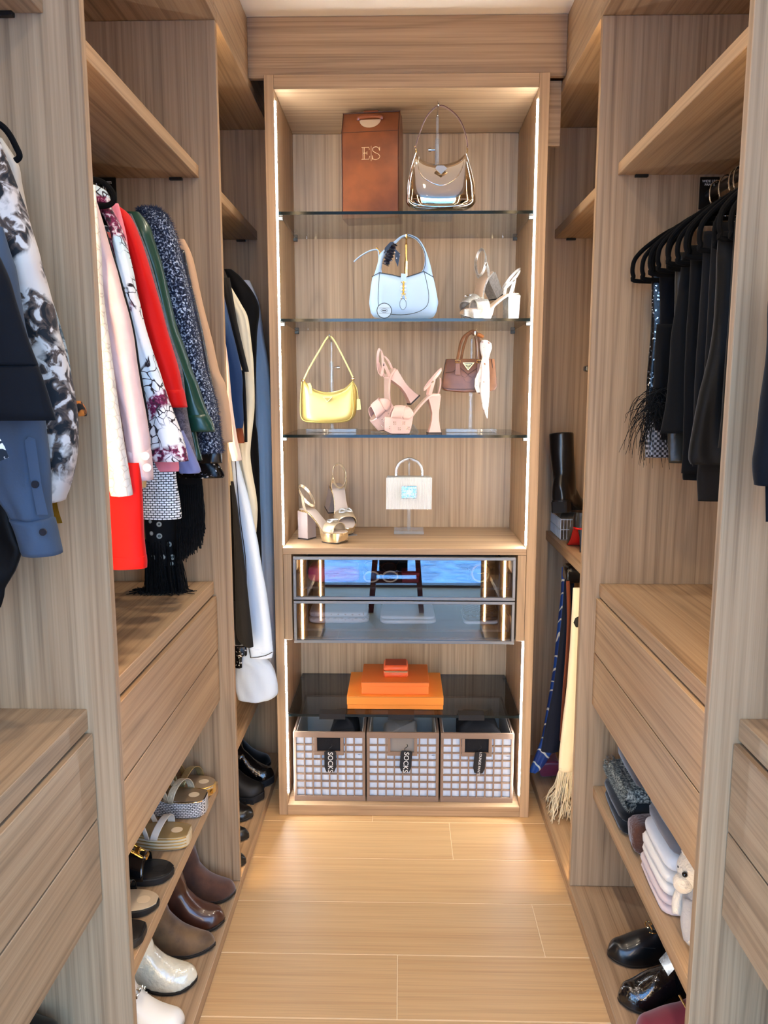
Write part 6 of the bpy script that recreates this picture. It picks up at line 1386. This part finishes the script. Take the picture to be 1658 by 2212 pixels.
knit('white fine knit under the grey sweater', 1.65, 1.865, kx+.016, kx+.30, SZ+.0965, SZ+.135, cloth('white_knit2', (232,230,226), .95, .3), 1, 1.5)
knit('mid grey wool sweater on top of the white stack', 1.65, 1.868, kx+.026, kx+.30, SZ+.1365, SZ+.205, cloth('grey_wool', (112,110,112), .95, .3), 2, 1.9)
knit('oatmeal knit with a dark stripe at the near end of the shelf', 1.40, 1.525, kx+.012, kx+.30, SZ+.0003, SZ+.045, cloth('oatmeal_knit', (222,212,192), .95, .3), 1, .3)
# plush toy leaning on the stack
pt = thing('plush_toy', 'cream woolly plush animal in a grey jumper leaning on the white knits', 'plush toy', (kx+.06, 1.585, SZ))
woolm = cloth('cream_wool_pile', (224,210,186), .95, .5, (110, .9, .006)); jm = cloth('grey_jumper', (168,166,164), .95, .3, (160, .6, .003))
hx, hy, hz = kx+.052, 1.60, SZ+.150
MB().sphere((hx, hy, hz), .040, 18, 12, (1.0, .95, 1.12)).sphere((hx-.030, hy-.012, hz-.026), .022, 14, 10).build('head', woolm, pt, sharp=0)
for dy in (-.034, .034): MB().sphere((hx+.005, hy+dy, hz+.040), .016, 10, 8, (.7, .8, 1.2)).build('ear', woolm, pt, sharp=0)
curl = MB(); rnd = random.Random(2)
for i in range(26): curl.sphere((hx+rnd.uniform(-.026,.03), hy+rnd.uniform(-.03,.03), hz+.036+rnd.uniform(0,.02)), .010, 8, 6)
curl.build('woolly_hair', woolm, pt, sharp=0)
for dy in (-.022, .006): MB().sphere((hx-.034, hy+dy-.006, hz+.004), .0062, 10, 8).build('eye', mat('black_bead', (10,10,10), .1, coat=.5), pt)
MB().sphere((hx+.012, hy-.02, SZ+.075), .046, 16, 12, (.95, 1.0, 1.25)).build('jumper', jm, pt, sharp=0)
MB().tube(smoothpts([(hx-.02, hy-.03, SZ+.095), (hx-.03, hy-.05, SZ+.06), (hx-.026, hy-.062, SZ+.026)], 5), .015, 10).build('arm', jm, pt, sharp=0)
MB().tube(smoothpts([(hx-.012, hy+.012, SZ+.10), (hx-.03, hy+.008, SZ+.075), (hx-.034, hy-.004, SZ+.045)], 5), .013, 10).build('arm', cloth('cream_cable', (226,214,194), .95, .3, (200, .8, .003)), pt, sharp=0)
MB().tube(smoothpts([(hx+.0, hy-.045, SZ+.04), (hx-.018, hy-.065, SZ+.025), (hx-.026, hy-.072, SZ+.018)], 4), .016, 10).build('leg', woolm, pt, sharp=0)
# red stool behind the camera, mirrored in the drawer glass
st = thing('red_stool', 'dark red wooden stool mirrored in the glass drawer fronts', 'stool', (-.03, -.18, 0))
redw = mat('dark_red_wood', (96,22,20), .4)
MB().box(-.19, .13, -.33, -.03, .60, .625, .004).build('seat', redw, st)
for sx in (-1, 1):
    for sy in (-1, 1): MB().loft([[( -.03+sx*(.135+.045*k)+a, -.18+sy*(.11+.03*k)+b_, .60*(1-k)) for a, b_ in ((-.018,-.018),(.018,-.018),(.018,.018),(-.018,.018))] for k in (0, 1)]).build('leg', redw, st)
for sy in (-1, 1): MB().box(-.185, .125, -.18+sy*.125-.012, -.18+sy*.125+.012, .21, .24, .003).build('rung', redw, st)
cj = thing('legs_stand_in', 'added navy cloth on the stool in place of trouser legs mirrored in the drawer glass', 'cloth', (-.05, -.10, .3))  # added cloth stands in for the legs of the person behind the camera
MB().grid(lambda u, v: (-.15+.2*u, -.006+.006*math.sin(u*9)+(.0 if v < .8 else -.12*(v-.8)/.2), .30+.327*min(v/.8, 1)+.008), 16, 12).build('cloth_fall', navyc, cj, sharp=0, mods=(('SOLIDIFY', dict(thickness=.004)),))

# lettering becomes plain meshes
bpy.context.view_layer.update()
_dg = bpy.context.evaluated_depsgraph_get()
for o in [o for o in SC.objects if o.type == 'FONT']:
    me = bpy.data.meshes.new_from_object(o.evaluated_get(_dg)); nm = o.name; par = o.parent; ml = o.matrix_local.copy()
    n_o = bpy.data.objects.new('lettering', me); COL.objects.link(n_o); n_o.parent = par; n_o.matrix_local = ml
    bpy.data.objects.remove(o)
